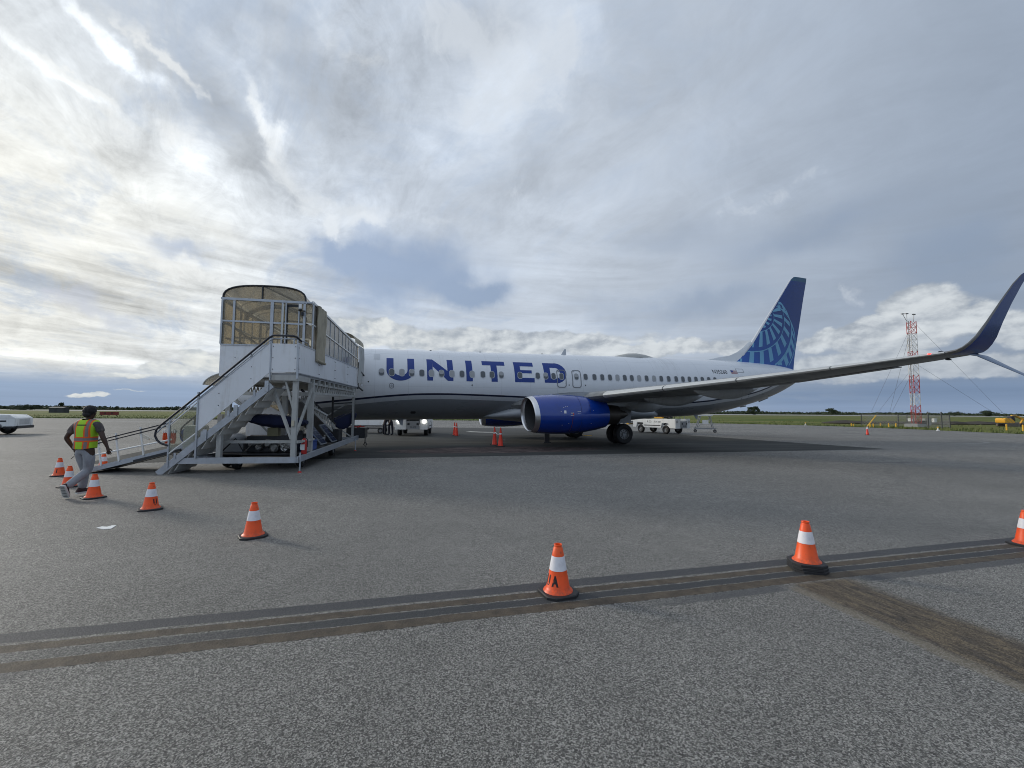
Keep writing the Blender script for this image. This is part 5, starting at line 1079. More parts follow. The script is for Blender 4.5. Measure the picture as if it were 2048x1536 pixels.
# far cone with a white collar
def tall_cone(label, loc, h, collar=True, group=None, wr=None):
    t = thing('delineator_cone', label, 'traffic cone', loc, random.uniform(-.6, .6), group); k = h
    MB().box(-.19 * k, .19 * k, -.19 * k, .19 * k, 0, .035).build('base', BLACK, t, bevel=.01)
    RC = mat('cone_red_orange', (.72, .045, .02), .5, 0, .1, 10, (.2, .03, .02), .4)
    MB().lathe([(.15 * k, .03), (.14 * k, .05), (.035 * k, h * .96), (.025 * k, h * .97), (.035 * k, h), (0, h)], n=20).build('cone_body', RC, t)
    r_ = lambda z: .14 * k - (z - .05) * (.105 * k) / (h * .96 - .05)
    if wr == 'top': MB().lathe([(r_(h * .68) + .003, h * .68), (r_(h * .95) + .003, h * .95)], n=20).build('white_collar', REFL, t)
    else: MB().lathe([(r_(h * .64) + .004, h * .64), (r_(h * .70) + .004, h * .70)], n=20).build('white_collar', REFL, t)
    return t
tall_cone('lone red cone with a white collar far out on the right by the grass', ground(1735, 870), .72, wr='top')
GT = 'tall red delineator cones around the airliner'
for p_, lb in ((ground(909, 870.5), 'tall red cone under the fuselage, left one of the far pair'), (ground(913, 872), 'tall red cone under the fuselage, right one of the far pair'), (ground(989, 890), 'tall red cone in front of the engine, left of the near pair'), (ground(1001, 893), 'tall red cone in front of the engine, right and nearer of the pair')): tall_cone(lb, p_, .93, group=GT)
t = thing('barrier_tape', 'short white tape slung between the two near delineator cones', 'tape'); a_, b_ = Vector(ground(989, 890)), Vector(ground(1001, 893))
MB().tube([a_ + Vector((.02, -.05, .66)), (a_ + b_) / 2 + Vector((0, -.05, .58)), b_ + Vector((-.02, -.05, .60))], .02, 6).build('tape_strip', WHITE, t)
# ---------------------------------------------------------------- people
def skin_mesh(name, V, E_, Rr, m_, parent, root=0, sub=2):
    me = bpy.data.meshes.new('sk'); me.from_pydata(V, E_, []); o = bpy.data.objects.new('sk', me); COL.objects.link(o)
    md = o.modifiers.new('s', 'SKIN'); md.use_smooth_shade = True
    for i, r_ in enumerate(Rr): me.skin_vertices[0].data[i].radius = r_ if isinstance(r_, tuple) else (r_, r_)
    me.skin_vertices[0].data[root].use_root = True
    s2 = o.modifiers.new('b', 'SUBSURF'); s2.levels = sub; s2.render_levels = sub
    bpy.context.view_layer.update(); res = bpy.data.meshes.new_from_object(o.evaluated_get(bpy.context.evaluated_depsgraph_get())); bpy.data.objects.remove(o)
    res.name = name; res.materials.clear(); res.materials.append(m_); res.shade_smooth(); return link(name, res, parent)
class Sk:
    def __init__(s): s.V, s.E, s.R = [], [], []
    def v(s, p, r_, par=None):
        s.V.append(tuple(p)); s.R.append(r_); i = len(s.V) - 1
        if par is not None: s.E.append((par, i))
        return i
    def chain(s, par, pts):
        for p, r_ in pts: par = s.v(p, r_, par)
        return par
    def build(s, name, m_, parent, sub=2): return skin_mesh(name, s.V, s.E, s.R, m_, parent, 0, sub)
def hand(sk, wrist_i, w, dirv, side, palm_n, r_=.010, ln=1.0, curl=.35):
    d = Vector(dirv).normalized(); n = Vector(palm_n).normalized(); s_ = d.cross(n).normalized() * side
    palm = sk.v(Vector(w) + d * .055 * ln, (.030, .018), wrist_i)
    for k, (off, l_) in enumerate(((-.027, .068), (-.009, .078), (.009, .073), (.027, .058))):
        b0 = Vector(w) + d * .085 * ln + s_ * off; b1 = b0 + d * l_ * .5 * ln + n * l_ * curl * .4; b2 = b1 + d * l_ * .35 * ln + n * l_ * curl * 1.0
        sk.chain(palm, [(b0, r_), (b1, r_ * .9), (b2, r_ * .75)])
    t0 = Vector(w) + d * .035 * ln - s_ * .030; t1 = t0 + d * .035 - s_ * .020 + n * .01; t2 = t1 + d * .025 + n * .012; sk.chain(palm, [(t0, r_ * 1.2), (t1, r_ * 1.05), (t2, r_ * .8)])
man = thing('person', 'person walking away in lime safety vest with orange stripes and grey jeans', 'person', (-8.50, 8.62, 0), R(2))
# local frame: x right, y away from the camera, z up
JEANS = mat('faded_jeans', (.29, .30, .325), .85, 0, .35, 7, (.10, .105, .12), .6, bmp=.5); SHIRT = mat('camouflage_shirt', (.06, .052, .052), .9, 0, .9, 14, (.30, .24, .22), .95); HAIR = mat('black_hair', (.008, .008, .009), .7, 0, .3, 30, bmp=.8)
hipL, hipR = (-.10, .02, .90), (.10, .02, .90)
knL, anL, toL = (-.075, .14, .50), (-.085, .10, .095), (-.03, .26, .045)
knR, anR, toR = (.055, .05, .50), (-.045, -.30, .20), (-.065, -.235, .045)
sL, sR = (-.205, .03, 1.42), (.205, .03, 1.44)
elL, wrL = (-.36, .0, 1.15), (-.275, .08, .92)
elR, wrR = (.325, .02, 1.17), (.405, .05, .955)
b = Sk(); pel = b.v((0, .02, .95), (.145, .10)); sp = b.v((0, .02, 1.15), (.135, .10), pel); ch = b.v((.0, .03, 1.34), (.155, .105), sp); nk = b.v((.012, .04, 1.475), .052, ch)
hd = b.chain(nk, [((.02, .055, 1.545), .058), ((.025, .06, 1.62), (.082, .095)), ((.025, .055, 1.71), (.078, .092)), ((.025, .05, 1.765), (.045, .05))])
for s_, el_, wr_, sd_, dr in ((sL, elL, wrL, 1, (.55, .25, -.8)), (sR, elR, wrR, -1, (.25, .05, -1))):
    i = b.chain(ch, [(s_, .062), (tuple(Vector(s_).lerp(Vector(el_), .5)), .052), (el_, .044), (tuple(Vector(el_).lerp(Vector(wr_), .35)), .043), (tuple(Vector(el_).lerp(Vector(wr_), .8)), .030), (wr_, .026)]); hand(b, i, wr_, dr, sd_, (.2, .9, .1) if sd_ > 0 else (-.3, .5, 0))
for hp, kn, an, to in ((hipL, knL, anL, toL), (hipR, knR, anR, toR)): b.chain(pel, [(hp, .088), (tuple(Vector(hp).lerp(Vector(kn), .5)), .074), (kn, .054), (tuple(Vector(kn).lerp(Vector(an), .35)), .052), (an, .036)])
body = b.build('body', SKIN, man)
b = Sk(); pel = b.v((0, .02, .93), (.168, .128)); b.v((0, .02, 1.0), (.158, .118), pel)
for hp, kn, an in ((hipL, knL, anL), (hipR, knR, anR)): b.chain(pel, [(hp, (.108, .105)), (tuple(Vector(hp).lerp(Vector(kn), .5)), .096), (kn, .080), (tuple(Vector(kn).lerp(Vector(an), .5)), .076), (tuple(Vector(kn).lerp(Vector(an), .93)), .070)])
b.build('jeans', JEANS, man)
b = Sk(); ch = b.v((0, .03, 1.30), (.162, .115)); b.chain(ch, [((0, .03, 1.12), (.15, .112)), ((0, .02, .985), (.164, .122))]); b.chain(ch, [((.008, .035, 1.43), (.10, .075))])
for s_, el_ in ((sL, elL), (sR, elR)): b.chain(ch, [(s_, .080), (tuple(Vector(s_).lerp(Vector(el_), .45)), .072), (tuple(Vector(s_).lerp(Vector(el_), .72)), .068)])
b.build('shirt', SHIRT, man)
m, nt, b_ = new_mat('safety_vest'); o = coord(nt, 'Object'); x, y, z = sep(nt, o)
fold = noise(nt, vec(nt, x * 5, y * 5, z * 3), 1.0, 4, .6); xw = x + (fold - .5) * .02; zw = z + (fold - .5) * .02
col_ = scl(nt, (.36, .62, .02), .8 + fold * .4)
xa = ((xw - .012).abs() - .150).abs(); slopey = (z - 1.0) * .05
xa = (((xw + .012).abs() - .115 + slopey * -.4)).abs()
hb = (zw - 1.125).abs()
col_ = mix(nt, xa.lt(.050), col_, (.80, .11, .01)); col_ = mix(nt, xa.lt(.026), col_, (.20, .17, .16))
col_ = mix(nt, hb.lt(.050), col_, (.80, .11, .01)); col_ = mix(nt, hb.lt(.026), col_, (.20, .17, .17))
col_ = mix(nt, ((z - 1.405).abs().lt(.012)) * ((x).abs().lt(.09)) * y.lt(.0), col_, (.03, .05, .01))
nt.links.new(col_.o, b_.inputs['Base Color']); b_.inputs['Roughness'].default_value = .75; bump(nt, b_, fold, .5, .03)
mb = MB(); rg = []
for z_, w_, d_, cy_ in ((.945, .185, .135, .02), (1.0, .182, .138, .02), (1.1, .176, .135, .025), (1.2, .182, .135, .03), (1.3, .198, .142, .03), (1.38, .215, .135, .035), (1.44, .215, .120, .04), (1.485, .175, .105, .045), (1.515, .095, .08, .05)):
    rg.append([(w_ * abs(math.cos(t)) ** .75 * (1 if math.cos(t) > 0 else -1) * (1 + .02 * math.sin(5 * t + z_ * 9)), cy_ + d_ * abs(math.sin(t)) ** .75 * (1 if math.sin(t) > 0 else -1), z_ + .012 * math.cos(2 * t)) for t in (2 * math.pi * k / 44 for k in range(44))])
mb.loft(rg, True, False).build('safety_vest', m, man, smooth=60)
mb = MB().sphere((.02, .040, 1.69), (.100, .112, .106), 30, 20); mb.v = [(x + .006 * math.sin(x * 190 + z * 130), y + .006 * math.sin(y * 170 + x * 120), z + .006 * math.sin(z * 160 + y * 140)) for x, y, z in mb.v]
mb.sphere((.016, -.012, 1.625), (.078, .055, .07), 14, 8); mb.build('hair', HAIR, man, smooth=60)
MB().sphere((.105, .07, 1.64), (.014, .022, .032), 8, 6).sphere((-.062, .06, 1.64), (.014, .022, .032), 8, 6).build('ears', SKIN, man)
SOLE = mat('white_sole', (.65, .65, .62), .6, 0, .15, 12); SHOE = mat('dark_maroon_shoe', (.035, .012, .014), .7, 0, .3, 12)
def shoe(an, to, up, par):
    a, t_ = Vector(an), Vector(to); d = (t_ - a); n = Vector(up).normalized(); f_ = (d - n * d.dot(n)).normalized(); s_ = f_.cross(n).normalized(); o_ = a - n * abs((t_ - a).dot(n)) - n * .0
    prof = [(-.085, .030, .030), (-.07, .040, .085), (-.02, .042, .10), (.05, .045, .075), (.12, .052, .052), (.17, .050, .042), (.205, .034, .030)]
    rg = [[o_ + f_ * x + s_ * w * math.cos(t) + n * (.028 + h * max(0, math.sin(t)) - (.004 if math.sin(t) < 0 else 0)) for t in (2 * math.pi * k / 14 for k in range(14))] for x, w, h in prof]
    u_ = MB().loft(rg).build('shoe', SHOE, par, smooth=60); rg = [[o_ + f_ * x + s_ * (w + .005) * sg + n * z for sg, z in ((-1, 0), (1, 0), (1, .030), (-1, .030))] for x, w, h in prof]; MB().loft(rg).build('sole', SOLE, u_)
    mb = MB()
    for k in range(7):
        x = -.06 + k * .038; q = o_ + f_ * x - n * .003; mb.bar(q - s_ * .032, q + s_ * .032, .016, .006)
    mb.build('tread', BLACK, u_)
shoe(anL, toL, (0, 0, 1), man); shoe(anR, toR, (-.25, .80, .62) if 0 else (-.10, .86, .50), man)
t_ = thing('radio', 'small black radio with antenna in the left hand of the walking person', 'radio', (-8.50, 8.62, 0), R(2)); w_ = Vector(wrL) + Vector((.03, .03, -.07))
MB().bar(w_ + Vector((.03, 0, .05)), w_ + Vector((-.01, 0, -.05)), .05, .03).build('radio_body', BLACK, t_); MB().tube([w_ + Vector((-.01, 0, -.05)), w_ + Vector((-.09, -.01, -.13))], .006, 6).build('antenna', BLACK, t_)

def worker(label, loc, rz, lean=.0, arm=.4, vest=True):
    t = thing('person', label, 'person', loc, rz); b = Sk(); c_, s_ = math.cos(lean), math.sin(lean); T = lambda x, y, z: (x, y * c_ + (z - .92) * s_, .92 + (z - .92) * c_ - y * s_)
    DK = mat('dark_workwear', (.010, .012, .022), .9, 0, .3, 6)
    pel = b.v((0, 0, .92), (.14, .11)); ch = b.chain(pel, [(T(0, 0, 1.12), (.14, .11)), (T(0, 0, 1.36), (.165, .11))]); nk = b.chain(ch, [(T(0, .01, 1.48), .05), (T(0, .03, 1.60), (.08, .09)), (T(0, .03, 1.72), (.06, .07))])
    for sd_ in (-1, 1):
        sh = T(sd_ * .20, 0, 1.42); el_ = T(sd_ * .27, .10 + arm * .2, 1.15); wr_ = T(sd_ * .22, .30 + arm * .2, 1.0); i = b.chain(ch, [(sh, .06), (el_, .045), (wr_, .028)]); hand(b, i, wr_, (0, 1, -.1), sd_, (0, 0, -1))
        b.chain(pel, [((sd_ * .10, 0, .88), .085), ((sd_ * .13, .04 * sd_, .5), .06), ((sd_ * .15, .02 * sd_ - .03, .09), .042), ((sd_ * .16, .12 + .02 * sd_, .04), .035)])
    b.build('body', SKIN, t)
    b = Sk(); pel = b.v((0, 0, .92), (.155, .125)); ch = b.chain(pel, [(T(0, 0, 1.14), (.155, .125)), (T(0, 0, 1.36), (.18, .125))])
    for sd_ in (-1, 1): b.chain(ch, [(T(sd_ * .20, 0, 1.42), .075), (T(sd_ * .26, .08 + arm * .15, 1.2), .06)]); b.chain(pel, [((sd_ * .10, 0, .88), .10), ((sd_ * .13, .04 * sd_, .5), .08), ((sd_ * .15, .02 * sd_ - .03, .11), .060), ((sd_ * .155, .08, .055), .052), ((sd_ * .16, .17 + .02 * sd_, .045), .042)])
    b.build('overalls', DK, t)
    if vest:
        mb = MB()
        for z0, z1 in ((1.18, 1.24),): mb.loft([[T(.185 * math.cos(a), .145 * math.sin(a), z) for a in (2 * math.pi * k / 20 for k in range(20))] for z in (z0, z1)], True, False)
        for sx_ in (-.1, .1): mb.loft([[T(sx_ + dx_, -.145, z) for dx_ in (-.03, .03)] for z in (1.0, 1.2, 1.42)], False, False)
        mb.build('reflective_bands', mat('lime_band', (.45, .75, .05), .6), t)
    mb = MB().sphere(T(0, .0, 1.69), (.088, .10, .09), 14, 8); mb.build('cap', DARK, t)
    return t
worker('person in dark clothes with a lime band bending beside the baggage cart', ground(769, 870), R(-60), .7, .6)
worker('person in dark clothes leaning in front of the belt loader headlight', ground(781, 870.5), R(150), .5, .8, False)
# ---------------------------------------------------------------- ground vehicles
HL = mat('headlight_on', (1, 1, .9), .2, 0, 0, 5, emis=(1, .98, .90), es=14); GLASS = mat('dark_glass', (.02, .025, .03), .08, 0, 0, 5)
# belt loader, local x forward, y left, origin on the ground under its centre
def belt_loader(label, loc, rz, lights, text_, elev, L0=3.9):
    t = thing('belt_loader', label, 'belt loader', loc, rz, 'white belt loaders serving the airliner'); hw = .85
    body = MB(); side = [(-2.0, .42), (-1.65, .42), (-1.55, .78), (-1.0, .78), (-.9, .42), (.75, .42), (.85, .78), (1.4, .78), (1.5, .42), (2.0, .42), (2.0, 1.08), (.2, 1.08), (-2.0, 1.02)]
    for y0, y1 in ((-hw, -hw + .10), (hw - .10, hw)): body.prism(side, y0, y1)
    body.box(-1.98, 1.98, -hw + .10, hw - .10, .50, .62); body.build('chassis', WHITE, t, bevel=.015)
    MB().box(1.98, 2.06, -hw, -.28, .40, 1.10).build('front_fascia', WHITE, t, bevel=.01); MB().box(1.98, 2.06, hw - .42, hw, .40, 1.10).build('front_fascia', WHITE, t, bevel=.01)
    bp_ = MB().box(1.99, 2.12, -.27, hw - .44, .42, .92).build('front_bumper', GREYP, t, bevel=.01)
    for y in (-.15, .33): MB().lathe([(0, 0), (.07, 0), (.07, .01), (0, .012)], (2.12, y, .74), 'x', 16).build('bumper_hole', DARK, bp_)
    me = text_mesh(text_, .16, LET, 'lettering', .001); q = link('lettering', me, bp_, (2.125, .09, .56)); q.rotation_euler = (R(90), 0, R(90))
    for sy in (-1, 1):
        me = text_mesh(text_, .22, REGM, 'lettering', .001); q = link('lettering', me, t, (-.35, sy * (hw + .004), .86)); q.rotation_euler = (R(90), 0, 0 if sy < 0 else math.pi)
        MB().box(-.85, .7, sy * hw - .01, sy * hw + .006 * sy + .002, .56, .62).build('rub_strip', BLACK, t)
        for x in (-1.28, 1.12): wheel('wheel', (x, sy * (hw - .14), .31), .31, .22, t)
        MB().lathe([(0, 0), (.085, .0), (.085, .04), (0, .045)], (2.06, sy * (hw - .18), .90), 'x', 18).build('headlight', HL if lights else mat('lamp_off', (.4, .4, .4), .2), t)
    sb = MB().box(-.1, .55, .30, .80, 1.10, 1.25).box(-.15, -.05, .30, .80, 1.2, 1.75).build('driver_seat', DARK, t, bevel=.02)
    MB().tube([(.95, .55, 1.0), (.80, .55, 1.45)], .02, 6).lathe([(.17, -.012), (.19, 0), (.17, .012), (.15, 0), (.17, -.012)], (.78, .55, 1.48), 'z', 18).build('steering_wheel', DARK, t)
    MB().tube([(-.3, .82, 1.08), (-.3, .82, 1.95), (1.5, .82, 1.95), (1.6, .82, 1.05)], .022, 6).tube([(-.3, .30, 1.08), (-.3, .30, 1.95), (1.5, .30, 1.95), (1.6, .30, 1.05)], .022, 6).build('cab_frame', YEL if lights else GREYP, t)
    MB().bar((-2.7, -.30, .92 - elev * .2), (3.3, -.30, 1.12 + elev), .62, .14).build('conveyor_boom', GREYP, t); MB().bar((-2.75, -.30, 1.00 - elev * .2), (3.35, -.30, 1.20 + elev), .54, .03).build('belt', BLACK, t)
    for sy in (-.66, .06): MB().bar((-2.7, sy, 1.02 - elev * .2), (3.3, sy, 1.22 + elev), .03, .10).build('boom_rail', WHITE, t)
    MB().box(-2.95, -2.68, -.62, .02, .78 - elev * .2, .90 - elev * .2).build('boom_bumper', YEL, t, bevel=.03); MB().bar((.6, -.3, .62), (1.6, -.3, 1.12 + elev * .6), .10).build('lift_ram', DARK, t)
    MB().box(.1, .9, -.82, -.66, 1.10, 1.32).build('yellow_cover', mat('yellow_cover', (.65, .33, .01), .5, 0, .1, 4), t, bevel=.03); MB().box(-1.9, -.6, -.80, .80, .64, .98).build('engine_box', DARK, t, bevel=.03)
    return t
pl_ = ground(822, 871)
belt_loader('white belt loader with both headlights lit facing the camera under the fuselage', (-7.1, 31.8, 0), R(-84), True, 'A-20', .55)
bl2 = belt_loader('white belt loader seen side on behind the main gear, conveyor raised to the hold', (12.6, 36.6, 0), R(-56), False, 'K-33', 1.0)
me = text_mesh('TUG 660', .16, REGM, 'lettering', .001); q = link('lettering', me, bl2, (.42, -.856, .86)); q.rotation_euler = (R(90), 0, 0)
for o_ in [o for o in COL.objects if o.name.startswith('belt_loader')]: o_.scale = (1.1, 1.28, 1.12) if abs(o_.location.x) < 9 else (1.05, 1.15, 1.12)
# service steps parked behind it
t = thing('service_stand', 'grey metal service stand beside the side-on belt loader below the tail hold', 'service stand', (17.0, 38.0, 0), R(-15))
MB().bar((-.9, 0, .35), (.9, 0, .35), .08, .10).bar((-.9, .7, .35), (.9, .7, .35), .08, .10).bar((-.9, 0, .35), (-.9, .7, .35), .06).bar((.9, 0, .35), (.9, .7, .35), .06).build('base_frame', GREYP, t); MB().bar((-.7, 0, .35), (-.3, 0, 1.45), .07).bar((.7, 0, .35), (.45, 0, 1.45), .07).bar((-.7, .7, .35), (-.3, .7, 1.45), .07).bar((.7, .7, .35), (.45, .7, 1.45), .07).bar((-.6, 0, .5), (.5, 0, 1.3), .04).build('uprights', GREYP, t)
MB().box(-.65, .65, -.05, .75, 1.45, 1.52).build('platform', WHITE, t); MB().box(-.2, .3, -.03, .0, .75, 1.1).build('plate', WHITE, t)
for x in (-.8, .8): wheel('caster', (x, .0, .14), .14, .08, t)
t = thing('baggage_cart', 'flat baggage cart with pale slatted sides between the stairs and the crouching workers', 'baggage cart', (-11.0, 33.4, 0), R(3))
MB().box(-1.35, 1.35, -.75, .75, .52, .60).build('cart_bed', DARK, t)
for k in range(4): MB().box(-1.30, 1.30, -.76, -.74, .64 + k * .125, .755 + k * .125).build('side_slat', WHITE, t)
MB().box(-1.30, 1.30, .74, .76, .64, 1.14).build('far_side', WHITE, t); MB().box(-1.32, -1.30, -.74, .74, .64, 1.14).build('cart_end', WHITE, t)
for x in (-1.0, 1.0):
    for y in (-.62, .62): wheel('cart_wheel', (x, y, .22), .22, .14, t)
MB().bar((-1.0, -.6, .4), (1.0, -.6, .4), .08).bar((0, -.7, .42), (.1, -.72, .3), .12).tube([(-1.35, 0, .45), (-2.2, 0, .3)], .03, 8).build('undercarriage', DARK, t)
t = thing('baggage', 'lime yellow bag on the end of the pale slatted baggage cart', 'bag', (-12.55, 33.2, .60), 0); MB().box(-.14, .14, -.2, .2, 0, .5).build('bag_body', mat('lime_bag', (.5, .6, .15), .7), t, bevel=.05)
t = thing('equipment_post', 'dark upright post standing on the ground below the near engine', 'post', (ground(1094, 886)[0], ground(1094, 886)[1], 0)); MB().box(-.13, .13, -.1, .1, 0, .55).build('post_body', BLACK, t, bevel=.03); MB().box(-.2, .2, -.16, .16, 0, .06).build('foot', BLACK, t)
t = thing('wheel_chock', 'black wheel chocks on the ground behind the near engine by the main gear', 'chock', (ground(1150, 872)[0], ground(1150, 872)[1], 0), .2); MB().prism([(-.5, 0), (.5, 0), (.35, .22), (-.35, .22)], -.3, .3).build('chock_body', BLACK, t, bevel=.02); MB().tube([(.4, 0, .1), (.9, .1, .02), (1.4, .3, .02)], .02, 6).build('chock_rope', YEL, t)
# tow tractor at the left edge: local x towards its blunt right end
t = thing('tow_tractor', 'white airport tow tractor cut off by the left edge of the photo', 'tow tractor', (-32.25, 28.05, 0), R(28)); W_ = 1.05
prof = [(0, .48), (0, 1.08), (-.30, 1.30), (-1.6, 1.34), (-2.0, 1.40), (-4.1, 1.36), (-4.1, .42), (-3.9, .42), (-3.78, .70), (-3.5, .82), (-3.1, .82), (-2.85, .70), (-2.75, .42), (-1.72, .38), (-1.66, .62), (-1.50, .78), (-1.25, .84), (-.98, .84), (-.74, .76), (-.60, .60), (-.56, .46)]
MB().prism(prof[:], 0, .30).prism(prof, 1.95, 2.25).prism([(0, .48), (0, 1.08), (-.30, 1.30), (-1.6, 1.34), (-1.6, .48)], .301, 1.949).prism([(-1.61, .5), (-1.61, .95), (-4.1, .95), (-4.1, .5)], .301, 1.949).build('body', WHITE, t, bevel=.03)
MB().box(.0, .10, .05, 2.2, .40, .58).box(-.55, .02, -.02, .3, .42, .56).build('rear_bumper', BLACK, t, bevel=.02)
for k in range(6): MB().box(.003, .015, .5, 1.75, .68 + k * .065, .705 + k * .065).build('grille_slat', GREYP, t)
MB().box(-.85, -.42, -.008, .003, .84, .94).build('dark_vent', DARK, t); MB().box(-1.75, -1.5, -.008, .003, .98, 1.06).build('badge', DARK, t); MB().sphere((-1.95, -.01, 1.06), (.10, .02, .06), 10, 6).build('filler_cap', DARK, t)
for nm, (x0, x1) in (('bonnet_seam', (-2.1, -.02)),): MB().box(x0, x1, -.006, .002, 1.085, 1.10).build(nm, GREYP, t)
MB().box(-2.9, -1.5, -.004, .004, 1.14, 1.30).build('grey_side_panel', mat('panel_grey', (.32, .34, .37), .4), t)
for x in (-1.12, -3.3):
    for y in (.12, 2.10): wheel('tractor_wheel', (x, y, .40), .40, .28, t)
MB().box(-3.6, -2.4, .4, 1.9, 1.0, 1.5).build('driver_seat', DARK, t, bevel=.05); MB().tube([(-2.2, 1.1, 1.3), (-2.35, 1.1, 1.6)], .03, 8).build('steering_column', DARK, t)
# ---------------------------------------------------------------- mast with guy wires
MR = mat('mast_red', (.42, .035, .03), .5, 0, .2, 2); MW = mat('mast_white', (.60, .60, .60), .5, 0, .1, 2); MG = mat('mast_grey', (.16, .16, .17), .5, .3, .2, 2)
mx_, my_ = 57.0, 60.9
mast = thing('lattice_mast', 'red and white lattice radio mast with guy wires beyond the wing tip', 'radio mast', (mx_, my_, G_Z), R(12))
MH = 15.0; SEC = 17; hs_ = .50
def seccol(i): return MR if i in (0, 1, 2, 5, 6, 7, 10, 11, 15, 16) else MW
corners = [(-hs_, -.4), (hs_, -.4), (0, .5)]
for i in range(SEC):
    z0, z1 = .5 + i * (MH - .5) / SEC, .5 + (i + 1) * (MH - .5) / SEC; mb = MB()
    for k in range(3):
        a_, b_ = corners[k], corners[(k + 1) % 3]
        mb.tube([(a_[0], a_[1], z0), (a_[0], a_[1], z1)], .045, 6); mb.bar((a_[0], a_[1], z0), (b_[0], b_[1], z0), .04); mb.bar((a_[0], a_[1], z0), (b_[0], b_[1], z1), .035); mb.bar((b_[0], b_[1], z0), (a_[0], a_[1], z1), .035)
    mb.build('mast_section', seccol(i), mast)
MB().box(-.8, .8, -.8, .9, 0, .42).build('mast_footing', GREYP, mast); MB().tube([(-.78, -.3, .4), (-.78, -.3, MH)], .05, 6).build('cable_conduit', MG, mast)
for p0, p1 in (((-.6, 0, MH), (-1.3, 0, MH + 1.0)), ((.6, 0, MH), (.75, 0, MH + 1.05)), ((.0, .4, MH), (.0, .4, MH + 1.2))):
    a_ = MB().tube([p0, p1], .03, 6).build('antenna_arm', MG, mast); MB().box(p1[0] - .22, p1[0] + .2, p1[1] - .1, p1[1] + .1, p1[2], p1[2] + .12).build('antenna_head', MG, a_)
loc_ = lambda u, v, Y: (lambda d: Vector((d.x * Y / d.y, Y, CAM_H + d.z * Y / d.y)))(fw + ri * ((u - 1024) / F_PX) - upv * ((v - 768) / F_PX))
Mi = Matrix.Translation((mx_, my_, G_Z)) @ Matrix.Rotation(R(12), 4, 'Z'); Mi = Mi.inverted()
for (u0, v0), (u1, v1), y1 in (((1817, 664), (1748, 812), 56), ((1829, 646), (2008, 828), 60), ((1818, 745), (1735, 852), 52.5), ((1834, 729), (1985, 824), 60), ((1816, 680), (1780, 822), 72), ((1821, 752), (1785, 822), 72)):
    a_ = loc_(u0, v0, my_); b_ = loc_(u1, v1, y1); b_ = a_ + (b_ - a_) * ((a_.z - G_Z) / (a_.z - b_.z)) if b_.z < a_.z else b_
    g_ = MB().tube([Mi @ a_, Mi @ b_], .014, 4).build('guy_wire', MG, mast)
MB().tube([Mi @ (loc_(1735, 852, 52.5)), Mi @ loc_(1752, 831, 53.3)], .06, 6).build('guy_guard', YEL, mast)
# fenced compound at the mast foot
FM = mat('fence_steel', (.09, .092, .09), .5, .5, .2, 5)
comp = thing('mesh_fence', 'low grey chain link fence compound around the foot of the radio mast', 'fence')
fp = [ground(1797, 853.5, G_Z), ground(1857, 857, G_Z), ground(1884, 856.5, G_Z), ground(1900, 855.5, G_Z), (60.5, 66, G_Z), (53.5, 66, G_Z)]
fp = [Vector(p) for p in fp]
for i, p in enumerate(fp): MB().box(p.x - .05, p.x + .05, p.y - .05, p.y + .05, G_Z, G_Z + (2.1 if i in (1, 2) else 1.75)).build('fence_post', FM, comp)
m, nt, b_ = new_mat('chain_link'); b_.inputs['Base Color'].default_value = (.22, .22, .20, 1); b_.inputs['Roughness'].default_value = .5
for i in range(len(fp)):
    a_, c_ = fp[i], fp[(i + 1) % len(fp)]; MB().bar(a_ + Vector((0, 0, 1.68)), c_ + Vector((0, 0, 1.68)), .04).build('fence_rail', FM, comp); mb = MB(); d_ = c_ - a_; n_ = max(2, int(d_.length / .22)); u_ = d_ / n_
    for k in range(n_):
        q = a_ + u_ * k
        for hz_ in range(4): z0 = .1 + hz_ * .39; mb.bar(q + Vector((0, 0, z0)), q + u_ + Vector((0, 0, z0 + .39)), .012); mb.bar(q + u_ + Vector((0, 0, z0)), q + Vector((0, 0, z0 + .39)), .012)
    mb.build('fence_mesh', m, comp, kind='stuff')
def boxthing(nm, lb, cat, p, sx_, sy_, sz__, m_, extra=None):
    t = thing(nm, lb, cat, p); MB().box(-sx_ / 2, sx_ / 2, -sy_ / 2, sy_ / 2, 0, sz__).build('casing', m_, t, bevel=.03); MB().box(-sx_ / 2 - .03, sx_ / 2 + .03, -sy_ / 2 - .03, sy_ / 2 + .03, sz__ + .001, sz__ + .05).build('lid', m_, t)
    MB().box(-sx_ * .3, sx_ * .3, -sy_ / 2 - .03, -sy_ / 2 - .002, sz__ * .2, sz__ * .8).build('door', m_, t); return t
boxthing('equipment_cabinet', 'white cabinet just left of the red mast foot', 'cabinet', ground(1824, 845, G_Z), 1.3, .8, .9, WHITE); boxthing('equipment_cabinet', 'dark low cabinet in front of the mast foot', 'cabinet', ground(1841, 853, G_Z), 1.4, .7, .8, DARK); boxthing('equipment_cabinet', 'tall pale grey cabinet right of the mast foot', 'cabinet', ground(1853, 851, G_Z), 1.0, .7, 1.1, mat('cabinet_grey', (.30, .31, .30), .6)); boxthing('equipment_cabinet', 'small white tank seen through the right part of the mast fence', 'cabinet', ground(1869, 846, G_Z), .6, .6, .9, WHITE)
